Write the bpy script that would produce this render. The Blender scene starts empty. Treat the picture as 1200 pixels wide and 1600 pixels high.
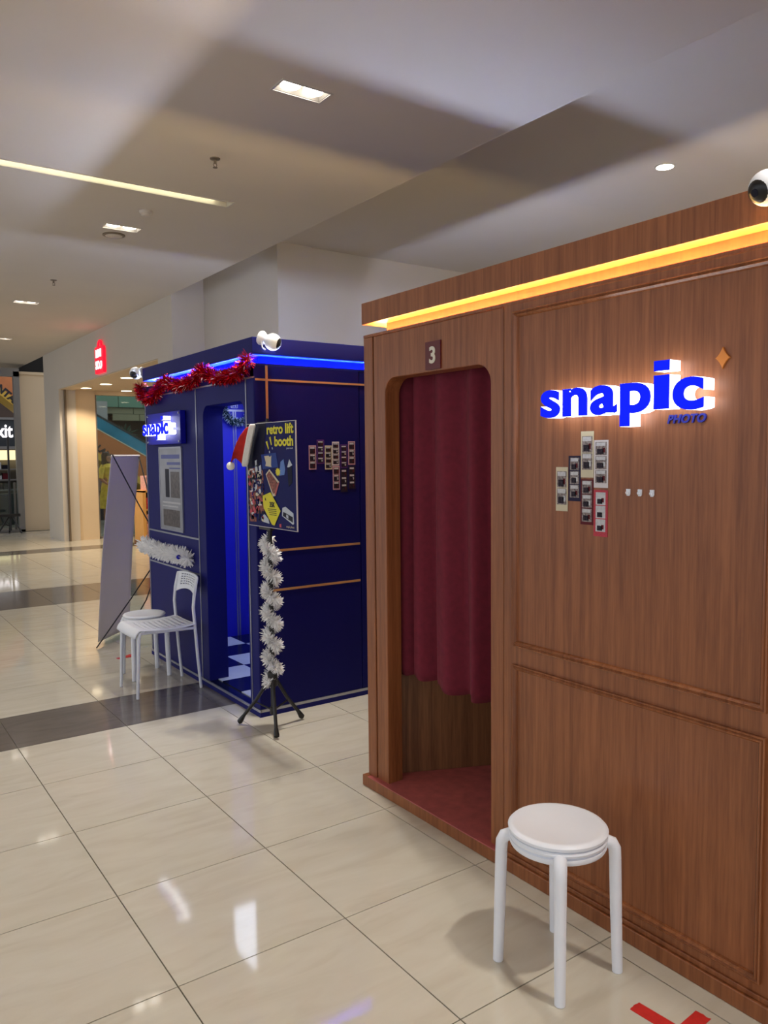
import bpy, bmesh, math, random
from mathutils import Vector, Matrix
random.seed(7)
sc = bpy.context.scene
C = sc.collection
V = Vector
PI = math.pi

# ------------------------------------------------------------------ camera
cam_d = bpy.data.cameras.new('camera'); cam = bpy.data.objects.new('camera', cam_d); C.objects.link(cam)
F_PX, PITCH, ROLL, YAW, CAM_H = 1232.8, 0.0718, -0.01036, 0.61486, 1.5764
cam_d.lens = F_PX / 1600 * 36.0; cam_d.sensor_width = 36.0; cam_d.clip_start = 0.05; cam_d.clip_end = 200
fw = V((math.sin(YAW)*math.cos(PITCH), math.cos(YAW)*math.cos(PITCH), -math.sin(PITCH)))
rt = V((math.cos(YAW), -math.sin(YAW), 0)); up = rt.cross(fw)
r2 = rt*math.cos(ROLL) + up*math.sin(ROLL); u2 = -rt*math.sin(ROLL) + up*math.cos(ROLL)
M = Matrix((r2, u2, -fw)).transposed().to_4x4(); M.translation = V((0, 0, CAM_H))
cam.matrix_world = M
sc.camera = cam

# ------------------------------------------------------------------ world, exposure
w = bpy.data.worlds.new('world'); sc.world = w; w.use_nodes = True
bg = w.node_tree.nodes['Background']; bg.inputs[0].default_value = (0.80, 0.82, 0.88, 1); bg.inputs[1].default_value = 0.98
vs = sc.view_settings
vs.view_transform = 'Standard'; vs.look = 'None'; vs.exposure = 0.24; vs.gamma = 1.0; vs.use_curve_mapping = False

DOWN_W = 82.0        # watts of one twin downlight half
STRIP_WARM = 270.0    # emission of the warm led strips on the wooden booth
STRIP_COOL = 360.0    # emission of the cool led strips on the blue booth

# ------------------------------------------------------------------ materials
MAT = {}
def lin(c):
    return tuple(((x/255)/12.92 if x/255 <= 0.04045 else ((x/255+0.055)/1.055)**2.4) for x in c)
def mat(name, rgb, rough=0.5, metal=0.0, emit=None, es=0.0, var=0.06, scale=6.0, coat=0.0, spec=0.5, alpha=None, trans=0.0, bump=0.0, linear=False):
    if name in MAT: return MAT[name]
    m = bpy.data.materials.new(name); m.use_nodes = True
    nt = m.node_tree; b = nt.nodes['Principled BSDF']
    col = rgb if linear else lin(rgb)
    b.inputs['Roughness'].default_value = rough; b.inputs['Metallic'].default_value = metal
    b.inputs['Coat Weight'].default_value = coat; b.inputs['Specular IOR Level'].default_value = spec
    b.inputs['Transmission Weight'].default_value = trans
    if alpha is not None: b.inputs['Alpha'].default_value = alpha
    g = nt.nodes.new('ShaderNodeNewGeometry'); n = nt.nodes.new('ShaderNodeTexNoise')
    n.inputs['Scale'].default_value = scale; n.inputs['Detail'].default_value = 3
    nt.links.new(g.outputs['Position'], n.inputs['Vector'])
    r = nt.nodes.new('ShaderNodeValToRGB')
    r.color_ramp.elements[0].position = 0.3; r.color_ramp.elements[1].position = 0.7
    r.color_ramp.elements[0].color = tuple(max(0, x*(1-var)) for x in col) + (1,)
    r.color_ramp.elements[1].color = tuple(min(1, x*(1+var)) for x in col) + (1,)
    nt.links.new(n.outputs['Fac'], r.inputs['Fac']); nt.links.new(r.outputs['Color'], b.inputs['Base Color'])
    if emit is not None:
        b.inputs['Emission Color'].default_value = tuple(emit) + (1,); b.inputs['Emission Strength'].default_value = es
    if bump:
        bp = nt.nodes.new('ShaderNodeBump'); bp.inputs['Strength'].default_value = bump; bp.inputs['Distance'].default_value = 0.002
        nt.links.new(n.outputs['Fac'], bp.inputs['Height']); nt.links.new(bp.outputs['Normal'], b.inputs['Normal'])
    MAT[name] = m
    return m

def wood_mat(name, dark, light, rough=0.38):
    m = bpy.data.materials.new(name); m.use_nodes = True; nt = m.node_tree; b = nt.nodes['Principled BSDF']
    g = nt.nodes.new('ShaderNodeNewGeometry')
    mp = nt.nodes.new('ShaderNodeMapping'); mp.inputs['Scale'].default_value = (38, 38, 1.1)
    n = nt.nodes.new('ShaderNodeTexNoise'); n.inputs['Scale'].default_value = 1.0; n.inputs['Detail'].default_value = 6; n.inputs['Distortion'].default_value = 0.6
    mp2 = nt.nodes.new('ShaderNodeMapping'); mp2.inputs['Scale'].default_value = (150, 150, 9)
    n2 = nt.nodes.new('ShaderNodeTexNoise'); n2.inputs['Scale'].default_value = 1.0; n2.inputs['Detail'].default_value = 3
    nt.links.new(g.outputs['Position'], mp.inputs['Vector']); nt.links.new(mp.outputs['Vector'], n.inputs['Vector'])
    nt.links.new(g.outputs['Position'], mp2.inputs['Vector']); nt.links.new(mp2.outputs['Vector'], n2.inputs['Vector'])
    mix = nt.nodes.new('ShaderNodeMath'); mix.operation = 'MULTIPLY_ADD'; mix.inputs[1].default_value = 0.35
    nt.links.new(n2.outputs['Fac'], mix.inputs[0])
    sc_ = nt.nodes.new('ShaderNodeMath'); sc_.operation = 'MULTIPLY'; sc_.inputs[1].default_value = 0.65
    nt.links.new(n.outputs['Fac'], sc_.inputs[0]); nt.links.new(sc_.outputs[0], mix.inputs[2])
    r = nt.nodes.new('ShaderNodeValToRGB'); e = r.color_ramp.elements
    e[0].position = 0.36; e[0].color = lin(dark)+(1,); e[1].position = 0.64; e[1].color = lin(light)+(1,)
    nt.links.new(mix.outputs[0], r.inputs['Fac']); nt.links.new(r.outputs['Color'], b.inputs['Base Color'])
    b.inputs['Roughness'].default_value = rough
    bp = nt.nodes.new('ShaderNodeBump'); bp.inputs['Strength'].default_value = 0.12; bp.inputs['Distance'].default_value = 0.001
    nt.links.new(n2.outputs['Fac'], bp.inputs['Height']); nt.links.new(bp.outputs['Normal'], b.inputs['Normal'])
    MAT[name] = m
    return m

def tile_mat(name, a, bcol, vein, rough=0.06):
    m = bpy.data.materials.new(name); m.use_nodes = True; nt = m.node_tree; b = nt.nodes['Principled BSDF']
    g = nt.nodes.new('ShaderNodeNewGeometry')
    oi = nt.nodes.new('ShaderNodeObjectInfo')
    mp = nt.nodes.new('ShaderNodeMapping'); mp.inputs['Rotation'].default_value = (0, 0, 0.5); mp.inputs['Scale'].default_value = (1.2, 4.5, 1)
    add = nt.nodes.new('ShaderNodeVectorMath'); add.operation = 'ADD'
    ml = nt.nodes.new('ShaderNodeVectorMath'); ml.operation = 'SCALE'; ml.inputs['Scale'].default_value = 9.0
    nt.links.new(oi.outputs['Location'], ml.inputs[0])
    nt.links.new(g.outputs['Position'], add.inputs[0]); nt.links.new(ml.outputs['Vector'], add.inputs[1])
    nt.links.new(add.outputs['Vector'], mp.inputs['Vector'])
    n = nt.nodes.new('ShaderNodeTexNoise'); n.inputs['Scale'].default_value = 2.2; n.inputs['Detail'].default_value = 7; n.inputs['Distortion'].default_value = 1.2
    nt.links.new(mp.outputs['Vector'], n.inputs['Vector'])
    r = nt.nodes.new('ShaderNodeValToRGB'); e = r.color_ramp.elements
    e[0].position = 0.30; e[0].color = lin(vein)+(1,); e[1].position = 0.72; e[1].color = lin(bcol)+(1,)
    k = e.new(0.48); k.color = lin(a)+(1,)
    nt.links.new(n.outputs['Fac'], r.inputs['Fac']); nt.links.new(r.outputs['Color'], b.inputs['Base Color'])
    b.inputs['Roughness'].default_value = rough; b.inputs['Specular IOR Level'].default_value = 0.5
    MAT[name] = m
    return m

wood_mat('wood', (124, 71, 38), (160, 98, 58))
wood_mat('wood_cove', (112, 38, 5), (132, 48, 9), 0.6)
wood_mat('wood_trim', (128, 76, 46), (160, 100, 62), 0.22)
wood_mat('wood_dark', (108, 68, 40), (142, 96, 60), 0.5)
tile_mat('tile_cream', (205, 199, 183), (210, 205, 190), (199, 192, 175))
tile_mat('tile_dark', (100, 94, 90), (106, 100, 96), (92, 86, 83), 0.12)
mat('grout', (104, 98, 86), 0.8)
mat('ceiling_paint', (214, 205, 192), 0.85, var=0.015, scale=1.5)
mat('wall_paint', (206, 199, 188), 0.8, var=0.015, scale=1.5)
mat('wall_warm', (226, 204, 172), 0.75, var=0.015, scale=1.5)
mat('blue_lam', (24, 27, 104), 0.5, var=0.05, scale=3, spec=0.16)
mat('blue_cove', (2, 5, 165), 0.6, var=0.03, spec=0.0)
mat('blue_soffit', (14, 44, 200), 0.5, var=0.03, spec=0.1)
mat('blue_dark', (12, 13, 88), 0.5, var=0.05, scale=3, spec=0.16)
mat('blue_int', (24, 26, 190), 0.5, var=0.03)
mat('silver', (176, 178, 188), 0.3, 0.85, var=0.04)
mat('brass', (232, 182, 124), 0.42, 0.7, var=0.05)
mat('white_plastic', (238, 242, 250), 0.42, var=0.015)
mat('white_metal', (230, 234, 242), 0.4, var=0.02)
mat('black_metal', (26, 26, 28), 0.4, var=0.1)
mat('black_plastic', (16, 16, 18), 0.3, var=0.1)
mat('curtain', (112, 26, 46), 0.9, var=0.12, scale=40, bump=0.2)
mat('red_vinyl', (178, 92, 90), 0.5, var=0.16, scale=20)
mat('maroon', (96, 24, 26), 0.4)
mat('cream_print', (232, 226, 208), 0.6)
mat('red_tape', (206, 44, 38), 0.5, var=0.08, scale=60)
mat('led_warm', (255, 220, 160), emit=(1.0, 0.70, 0.24), es=STRIP_WARM)
mat('led_warm_end', (255, 220, 160), emit=(1.0, 0.74, 0.32), es=STRIP_WARM*2.2)
mat('led_cool', (210, 220, 255), emit=(0.60, 0.70, 1.0), es=STRIP_COOL)
mat('sign_blue', (2, 3, 130), 0.5, emit=(0.0, 0.012, 1.0), es=0.8, spec=0.15)
mat('sign_white', (250, 250, 250), 0.5, emit=(0.92, 0.95, 1.0), es=2.6)
mat('sign_navy', (30, 36, 150), 0.4)
mat('star_orange', (226, 140, 58), 0.45)
mat('board_blue', (8, 10, 150), 0.4, spec=0.25)
mat('lamp', (255, 250, 240), emit=(1, 0.93, 0.82), es=6.0)
mat('fill_booth', (255, 244, 230), emit=(1.0, 0.88, 0.74), es=4.0)  # glow of the added fill lamp in the wooden booth
mat('lamp_linear', (255, 250, 230), emit=(1.0, 0.95, 0.62), es=2.2)
mat('lamp_warm', (255, 236, 200), emit=(1, 0.82, 0.56), es=5.0)
mat('panel_cool', (230, 236, 255), emit=(0.72, 0.82, 1.0), es=5.0)
mat('fixture', (206, 200, 192), 0.35, 0.2)
mat('fixture_mid', (150, 145, 138), 0.5)
mat('fixture_dark', (120, 108, 94), 0.4, 0.5)
mat('banner_back', (244, 239, 230), 0.7, var=0.03, scale=2)
mat('red_tinsel', (196, 14, 34), 0.16, 0.85, var=0.35, scale=80)
mat('pink_glint', (255, 190, 190), 0.1, 0.9, var=0.2, scale=80)  # pale colour for the sparkle of the red tinsel
mat('white_tinsel', (252, 253, 255), 0.5, 0.0, var=0.06, scale=60)
mat('wreath_green', (20, 64, 72), 0.6, var=0.35, scale=90)
mat('wreath_tip', (210, 230, 250), 0.5, var=0.1, scale=90)
mat('felt_red', (190, 40, 34), 0.9, var=0.12, scale=30)
mat('fur_white', (244, 241, 234), 0.95, var=0.05, scale=120, bump=0.5)
mat('poster_navy', (12, 18, 88), 0.5, var=0.06, scale=10, spec=0.15)
mat('poster_dark', (16, 18, 46), 0.5, var=0.1, scale=10, spec=0.15)
mat('poster_blue', (30, 62, 140), 0.35, spec=0.15)
mat('poster_sky', (96, 130, 196), 0.35, spec=0.15)
mat('poster_yellow', (224, 214, 58), 0.4, spec=0.15)
mat('poster_pale', (196, 204, 214), 0.4)
mat('poster_skin', (140, 84, 74), 0.4, var=0.75, scale=70, spec=0.15)
mat('poster_pink', (196, 84, 96), 0.4, spec=0.15)
mat('poster_ink', (30, 30, 44), 0.4, spec=0.15)
mat('photo_gray', (138, 128, 126), 0.4, var=0.55, scale=150, spec=0.15)
mat('photo_dark', (44, 36, 46), 0.4, var=0.7, scale=170, spec=0.15)
mat('photo_bright', (196, 196, 200), 0.4, var=0.12, scale=120)
mat('strip_white', (214, 208, 210), 0.4)
mat('strip_cream', (208, 198, 168), 0.4)
mat('strip_navy', (40, 34, 62), 0.4, spec=0.15)
mat('strip_maroon', (96, 32, 40), 0.4, spec=0.15)
mat('strip_red', (186, 44, 62), 0.4, var=0.15, scale=200)
mat('strip_pink', (204, 160, 172), 0.4)
mat('strip_purple', (90, 50, 120), 0.4, spec=0.15)
mat('mirror', (168, 168, 166), 0.12, 0.85, var=0.12, scale=7)
mat('notice', (156, 158, 166), 0.3, var=0.12, scale=9)
mat('notice_text', (84, 92, 150), 0.4)
mat('notice_photo', (92, 84, 82), 0.3, var=0.5, scale=40)
mat('check_white', (208, 214, 226), 0.18)
mat('check_black', (18, 22, 44), 0.18)
mat('sign_red', (210, 10, 30), 0.4, emit=(1.0, 0.005, 0.03), es=1.1)
mat('sign_lit', (255, 255, 255), emit=(1, 0.95, 0.98), es=1.5)
mat('green_panel', (84, 122, 100), 0.35, var=0.08, scale=2)
mat('beige_panel', (128, 124, 96), 0.6)
mat('brown_wall', (74, 58, 50), 0.7, var=0.2, scale=2)
mat('dark_void', (40, 38, 36), 0.9)
mat('esc_orange', (186, 112, 62), 0.5, var=0.12, scale=2.5)
mat('esc_teal', (26, 122, 152), 0.18, var=0.25, scale=2.2)
mat('esc_yellow', (206, 166, 62), 0.5)
mat('esc_dark', (34, 42, 44), 0.4)
mat('ink', (28, 26, 30), 0.5)
mat('shop_dark', (46, 52, 58), 0.4)
mat('shop_glow', (250, 220, 150), emit=(1, 0.84, 0.46), es=1.0)
mat('shop_shelf', (120, 112, 96), 0.5)
mat('glass', (220, 240, 235), 0.03, trans=1.0, var=0.0)
mat('metal_gray', (140, 138, 136), 0.4, 0.3)
mat('display_wood', (222, 166, 92), 0.5)
mat('box_pink', (226, 168, 156), 0.5, var=0.2, scale=30)
mat('box_red', (206, 60, 60), 0.5, var=0.2, scale=30)
mat('skin', (160, 112, 84), 0.55)
mat('hair', (58, 38, 28), 0.6)
mat('dress_yellow', (214, 182, 70), 0.85, var=0.2, scale=12)
mat('plant', (40, 64, 44), 0.6)

# ------------------------------------------------------------------ mesh helpers
class MB:
    def __init__(s): s.v = []; s.f = []
    def quad(s, a, b, c, d):
        i = len(s.v); s.v += [tuple(a), tuple(b), tuple(c), tuple(d)]; s.f.append((i, i+1, i+2, i+3)); return s
    def box(s, x0, x1, y0, y1, z0, z1):
        i = len(s.v)
        s.v += [(x0,y0,z0),(x1,y0,z0),(x1,y1,z0),(x0,y1,z0),(x0,y0,z1),(x1,y0,z1),(x1,y1,z1),(x0,y1,z1)]
        s.f += [(i,i+3,i+2,i+1),(i+4,i+5,i+6,i+7),(i,i+1,i+5,i+4),(i+1,i+2,i+6,i+5),(i+2,i+3,i+7,i+6),(i+3,i,i+4,i+7)]
        return s
    def prism(s, poly, d, axis):                 # poly: list of 3-D points (planar), d: offset vector
        n = len(poly); i = len(s.v); d = V(d)
        s.v += [tuple(p) for p in poly] + [tuple(V(p)+d) for p in poly]
        s.f.append(tuple(range(i, i+n))); s.f.append(tuple(range(i+2*n-1, i+n-1, -1)))
        for k in range(n):
            j = (k+1) % n; s.f.append((i+k, i+n+k, i+n+j, i+j))
        return s
    def tube(s, pts, r, n=10, caps=True):        # r: number or list
        pts = [V(p) for p in pts]; rr = r if isinstance(r, (list, tuple)) else [r]*len(pts)
        rings = []; prev = None
        for k, p in enumerate(pts):
            t = (pts[min(k+1, len(pts)-1)] - pts[max(k-1, 0)]).normalized()
            if prev is None:
                a = t.orthogonal().normalized()
            else:
                a = prev - t*prev.dot(t); a = a.normalized() if a.length > 1e-6 else t.orthogonal().normalized()
            prev = a; b = t.cross(a); i = len(s.v)
            for q in range(n):
                an = 2*PI*q/n; s.v.append(tuple(p + (a*math.cos(an) + b*math.sin(an))*rr[k]))
            rings.append(i)
        for k in range(len(rings)-1):
            for q in range(n):
                s.f.append((rings[k]+q, rings[k]+(q+1) % n, rings[k+1]+(q+1) % n, rings[k+1]+q))
        if caps:
            s.f.append(tuple(rings[0]+q for q in reversed(range(n)))); s.f.append(tuple(rings[-1]+q for q in range(n)))
        return s
    def lathe(s, prof, c=(0, 0, 0), n=28, mtx=None):   # prof: list of (r, z)
        i0 = len(s.v); c = V(c)
        for r, z in prof:
            for q in range(n):
                an = 2*PI*q/n; p = V((r*math.cos(an), r*math.sin(an), z))
                if mtx is not None: p = mtx @ p
                s.v.append(tuple(p + c))
        for k in range(len(prof)-1):
            for q in range(n):
                s.f.append((i0+k*n+q, i0+k*n+(q+1) % n, i0+(k+1)*n+(q+1) % n, i0+(k+1)*n+q))
        s.f.append(tuple(i0+q for q in reversed(range(n)))); s.f.append(tuple(i0+(len(prof)-1)*n+q for q in range(n)))
        return s
    def sphere(s, c, r, n=16, m=10, sx=1, sy=1, sz=1):
        prof = [(max(1e-4, r*math.sin(PI*k/m)), -r*math.cos(PI*k/m)) for k in range(m+1)]
        return s.lathe(prof, c, n, Matrix.Diagonal((sx, sy, sz)))
    def mesh(s, name):
        me = bpy.data.meshes.new(name); me.from_pydata(s.v, [], s.f); me.update()
        return me
    def build(s, name, m, parent=None, smooth=False, bev=0.0, fix=True):
        me = s.mesh(name)
        if fix:
            bm = bmesh.new(); bm.from_mesh(me); bmesh.ops.recalc_face_normals(bm, faces=bm.faces); bm.to_mesh(me); bm.free()
        return link(name, me, m, parent, smooth, bev)

def link(name, me, m, parent=None, smooth=False, bev=0.0):
    if m: me.materials.append(MAT[m] if isinstance(m, str) else m)
    if smooth:
        for p in me.polygons: p.use_smooth = True
        try: me.set_sharp_from_angle(angle=math.radians(42))
        except Exception: pass
    o = bpy.data.objects.new(name, me); C.objects.link(o)
    if parent is not None: set_parent(o, parent)
    if bev:
        b = o.modifiers.new('bevel', 'BEVEL'); b.width = bev; b.segments = 2; b.limit_method = 'ANGLE'
    return o
def set_parent(o, parent):
    bpy.context.view_layer.update() if False else None
    o.parent = parent
    o.matrix_parent_inverse = world_of(parent).inverted()
def world_of(o):
    m = o.matrix_basis.copy()
    if o.parent: m = world_of(o.parent) @ o.matrix_parent_inverse @ m
    return m
def box(name, x0, x1, y0, y1, z0, z1, m, parent=None, bev=0.0):
    return MB().box(x0, x1, y0, y1, z0, z1).build(name, m, parent, False, bev)
def tag(o, label, cat, group=None):
    o['label'] = label; o['category'] = cat
    if group: o['group'] = group
    return o
def thing(name, label, cat, loc=(0, 0, 0), group=None):
    o = bpy.data.objects.new(name, None); C.objects.link(o); o.location = loc; o.empty_display_size = 0.1
    return tag(o, label, cat, group)
def struct(o):
    o['kind'] = 'structure'; return o

def text_mesh(s, size, depth, bold=0.0, spacing=1.0, align='LEFT', shear=0.0):
    cu = bpy.data.curves.new('txt', 'FONT'); cu.body = s; cu.size = size; cu.extrude = depth/2; cu.offset = bold
    cu.space_character = spacing; cu.align_x = align; cu.shear = shear; cu.resolution_u = 6
    o = bpy.data.objects.new('txt', cu); C.objects.link(o)
    bpy.context.view_layer.update()
    dg = bpy.context.evaluated_depsgraph_get()
    me = bpy.data.meshes.new_from_object(o.evaluated_get(dg)); me.materials.clear()
    bpy.data.objects.remove(o); bpy.data.curves.remove(cu)
    return me
FACE_NX = Matrix(((0, 0, -1), (-1, 0, 0), (0, 1, 0)))      # text facing -X: x->-Y, y->Z, z->-X
FACE_NY = Matrix(((1, 0, 0), (0, 0, -1), (0, 1, 0)))       # text facing -Y: x->X, y->Z, z->-Y
def place(me, rot, loc, sx=1.0, sy=1.0):
    T = Matrix.Translation(V(loc)) @ rot.to_4x4() @ Matrix.Diagonal((sx, sy, 1, 1))
    me.transform(T); me.update(); return me

def copy_tree(o, parent=None):
    c = o.copy(); C.objects.link(c)
    if parent is not None: c.parent = parent
    for ch in list(o.children): copy_tree(ch, c)
    return c

# ================================================================== SETTING
ZC, ZB = 3.62, 3.88           # main ceiling, raised bay ceiling
XE = 3.65                     # edge of the main ceiling / shop front

# ---- floor and tiles
floor = struct(MB().box(-7, 14, -5, 36, -0.12, -0.003).build('floor', 'grout'))
xs = [0.783 + 0.591*j for j in range(-9, 8)]
rows = []                      # (y0, y1, dark)
y = 4.6
while y > -2.0:
    rows.append((y-0.6, y, False)); y -= 0.6
rows.append((4.6, 5.2, True))
def add_rows(a, b, n, dark):
    h = (b-a)/n
    for k in range(n): rows.append((a+k*h, a+(k+1)*h, dark))
add_rows(5.2, 8.97, 6, False); add_rows(8.97, 10.2, 2, True); add_rows(10.2, 14.07, 6, False); add_rows(14.07, 14.68, 1, True)
add_rows(14.68, 18.4, 6, False)
GAP = 0.0022
cells = []
camv = V((0, 0, CAM_H))
for (y0, y1, dk) in rows:
    for j in range(len(xs)-1):
        x0, x1 = xs[j], xs[j+1]
        c = V(((x0+x1)/2, (y0+y1)/2, 0)); d = c - camv; z = d.dot(fw)
        vis = False
        if z > 0.3:
            px = 600 + F_PX*d.dot(r2)/z; py = 800 - F_PX*d.dot(u2)/z
            vis = -150 < px < 1300 and 700 < py < 1850
        hidden = (x0 > 2.1 and y1 < 3.0) or (x0 > 2.15 and 4.3 < y0 and y1 < 6.2) or x0 > 3.7 and y1 < 14
        cells.append((0 if (vis and not hidden) else 1, z if z > 0 else 99, x0, x1, y0, y1, dk))
cells.sort(key=lambda t: (t[0], t[1]))
tmesh = {}
rest = MB(); rest_d = MB(); ntile = 0
for fl, z, x0, x1, y0, y1, dk in cells:
    if fl == 0 and ntile < 280:
        key = (round(x1-x0, 4), round(y1-y0, 4), dk)
        if key not in tmesh:
            hx, hy = (x1-x0)/2-GAP, (y1-y0)/2-GAP
            me = MB().box(-hx, hx, -hy, hy, -0.003, 0.0).mesh('tile'); me.materials.append(MAT['tile_dark' if dk else 'tile_cream']); tmesh[key] = me
        t = bpy.data.objects.new('tile', tmesh[key]); C.objects.link(t); t.location = ((x0+x1)/2, (y0+y1)/2, 0); t.parent = floor
        ntile += 1
    else:
        (rest_d if dk else rest).box(x0+GAP, x1-GAP, y0+GAP, y1-GAP, -0.003, 0.0)
r_ = rest.build('tile_field', 'tile_cream', floor); r_['kind'] = 'stuff'
r_ = rest_d.build('dark_tile_field', 'tile_dark', floor); r_['kind'] = 'stuff'

# ---- ceiling with holes for the recessed lights
def plate(name, X0, X1, Y0, Y1, Z, holes, m):
    gx = sorted({X0, X1} | {v for h in holes for v in h[:2]}); gy = sorted({Y0, Y1} | {v for h in holes for v in h[2:]})
    mb = MB()
    for a, b in zip(gx, gx[1:]):
        for c, d in zip(gy, gy[1:]):
            mx, my = (a+b)/2, (c+d)/2
            if any(h[0] < mx < h[1] and h[2] < my < h[3] for h in holes): continue
            mb.quad((a, c, Z), (a, d, Z), (b, d, Z), (b, c, Z))
    return struct(mb.build(name, m, fix=False))
TW = [(2.29, 4.00), (2.26, 7.20), (2.25, 11.25), (2.55, 14.8), (2.05, 0.2), (2.29, -3.0)]      # twin downlights
TW2 = [(-1.4, 2.2), (-1.4, 5.6), (-1.4, 9.2)]
tw_holes = [(x-0.15, x+0.15, y-0.065, y+0.065) for x, y in TW + TW2]
lin_hole = (-1.2, 2.79, 6.02, 6.14)
ceil_main = plate('ceiling', -4.5, XE, -5, 21, ZC, tw_holes + [lin_hole], 'ceiling_paint')
struct(MB().box(XE+0.0005, XE+0.012, -5, 21, ZC, ZB-0.001).build('trim_1', 'ceiling_paint'))
ceil_bay = plate('ceiling.001', XE, 9, -5, 9.9, ZB, [], 'ceiling_paint')

# ---- walls of the bay behind the booths
struct(box('wall_column', 4.08, 4.5, 7.72, 9.9, 0, ZB, 'wall_paint'))
struct(box('wall_back', 4.5, 9, 7.75, 7.95, 0, ZB, 'wall_paint'))
struct(box('wall_right', 6.9, 7.1, -5, 7.75, 0, ZB, 'wall_paint'))

# ---- shop front (bulkhead, pier, jamb) and interior
HB = 2.88
struct(MB().box(XE, 4.2, 9.75, 9.95, 0, ZB).box(XE, 3.95, 9.951, 15.72, HB, ZB).box(XE, 3.95, 15.721, 16.9, 0, ZB).box(XE, 3.95, 9.952, 10.3, 0, HB-0.001).build('wall_shop_front', 'wall_paint'))
struct(box('wall_shop_side', 3.95, 4.32, 15.76, 15.95, 0, HB, 'wall_warm'))
struct(box('trim_2', XE+0.085, XE+0.115, 15.66, 15.719, 0, HB, 'fixture_dark'))
struct(box('trim_3', XE+0.02, 3.93, 10.3, 15.72, HB-0.012, HB-0.001, 'wall_warm'))
struct(plate('ceiling.002', 3.95, 9, 9.95, 15.95, HB-0.001, [], 'wall_warm'))
struct(box('wall_shop_lintel', 4.32, 8.6, 15.80, 15.95, 2.80, HB, 'wall_warm'))
struct(box('wall_shop_right', 8.5, 8.6, 9.95, 15.8, 0, HB, 'wall_warm'))
struct(box('wall_shop_near', 4.1, 8.6, 9.95, 10.05, 0, HB, 'wall_warm'))
wn = struct(box('window_1', 4.32, 8.5, 15.84, 15.86, 0.02, 2.80, 'glass'))
wf = MB().box(4.32, 4.36, 15.82, 15.88, 0, 2.8).box(6.4, 6.44, 15.82, 15.88, 0, 2.8).box(4.32, 8.5, 15.82, 15.88, 0, 0.04)
set_parent(wf.build('window_frame', 'metal_gray'), wn)

# ---- far hall: end wall, far column, upper gallery
struct(box('wall_far', -7, 14, 31.0, 31.2, -3, 9, 'brown_wall'))
struct(MB().box(3.50, 4.12, 18.6, 19.2, 0, 3.46).box(3.42, 4.2, 18.55, 19.25, 3.40, 3.46).build('wall_far_column', 'wall_warm'))
struct(MB().box(3.66, 4.9, 19.4, 19.5, 3.3, 4.6).box(3.66, 4.9, 16.95, 19.4, 4.5, 4.6).build('void_dark_sheet', 'dark_void'))  # dark-coloured sheets stand in for the unlit void above the far column
struct(box('trim_4', 3.38, 3.5, 18.5, 18.62, 0, 3.45, 'metal_gray'))
struct(box('trim_5', -7, 3.5, 18.5, 18.62, 3.34, 3.52, 'metal_gray'))
struct(box('trim_6', -7, 3.5, 18.5, 18.62, 0, 0.05, 'metal_gray'))

# ================================================================== LIGHT FITTINGS
def spot(name, loc, energy, size, blend, radius, color, parent, tgt=(0, 0, -1)):
    l = bpy.data.lights.new(name, 'SPOT'); l.energy = energy; l.spot_size = size; l.spot_blend = blend; l.shadow_soft_size = radius; l.color = color
    o = bpy.data.objects.new(name, l); C.objects.link(o); o.location = loc
    o.rotation_euler = V(tgt).to_track_quat('-Z', 'Y').to_euler()
    set_parent(o, parent); return o
def twin(x, y, label, group, z=ZC, k=1.0):
    t = thing('twin_downlight', label, 'downlight', (x, y, z), group)
    fr = MB()
    a, b, c, d = x-0.15, x+0.15, y-0.065, y+0.065
    e = 0.012
    for q in ((a-e, b+e, c-e, c), (a-e, b+e, d, d+e), (a-e, a, c, d), (b, b+e, c, d)): fr.box(q[0], q[1], q[2], q[3], z-0.006, z+0.001)
    fr.build('frame', 'fixture', t)
    hs = MB()
    for q in ((a, b, c, c+0.003), (a, b, d-0.003, d), (a, a+0.003, c, d), (b-0.003, b, c, d)): hs.box(q[0], q[1], q[2], q[3], z, z+0.045)
    hs.box(a, b, c, d, z+0.045, z+0.055)
    hs.build('housing', 'fixture_mid', t)
    for s in (-0.072, 0.072):
        h = MB().lathe([(0.058, 0.0), (0.058, 0.012), (0.05, 0.026), (0.02, 0.03)], (x+s, y, z+0.010), 20).build('lamp_head', 'lamp', t, True)
        spot('lamp_beam', (x+s, y, z+0.006), DOWN_W*k, math.radians(112), 0.65, 0.045, (1.0, 0.93, 0.84), t)
    return t
names = ['twin recessed downlight nearest in the ceiling above the booths', 'twin recessed downlight right beside the round ceiling speaker',
         'twin recessed downlight beyond the second sprinkler', 'twin recessed downlight at the far left edge of the ceiling']
for (x, y), nm in zip(TW, names + ['twin recessed downlight above the white stool, out of view', 'twin recessed downlight behind the viewer, out of view']):
    twin(x, y, nm, 'twin ceiling downlights', ZC, {0.2: 1.5, 4.0: 1.5}.get(y, 1.0))
for (x, y), nm in zip(TW2, ['near twin downlight across the corridor, out of view', 'middle twin downlight across the corridor, out of view', 'far twin downlight across the corridor, out of view']):
    twin(x, y, nm, 'twin ceiling downlights', ZC, 0.35)

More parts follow.
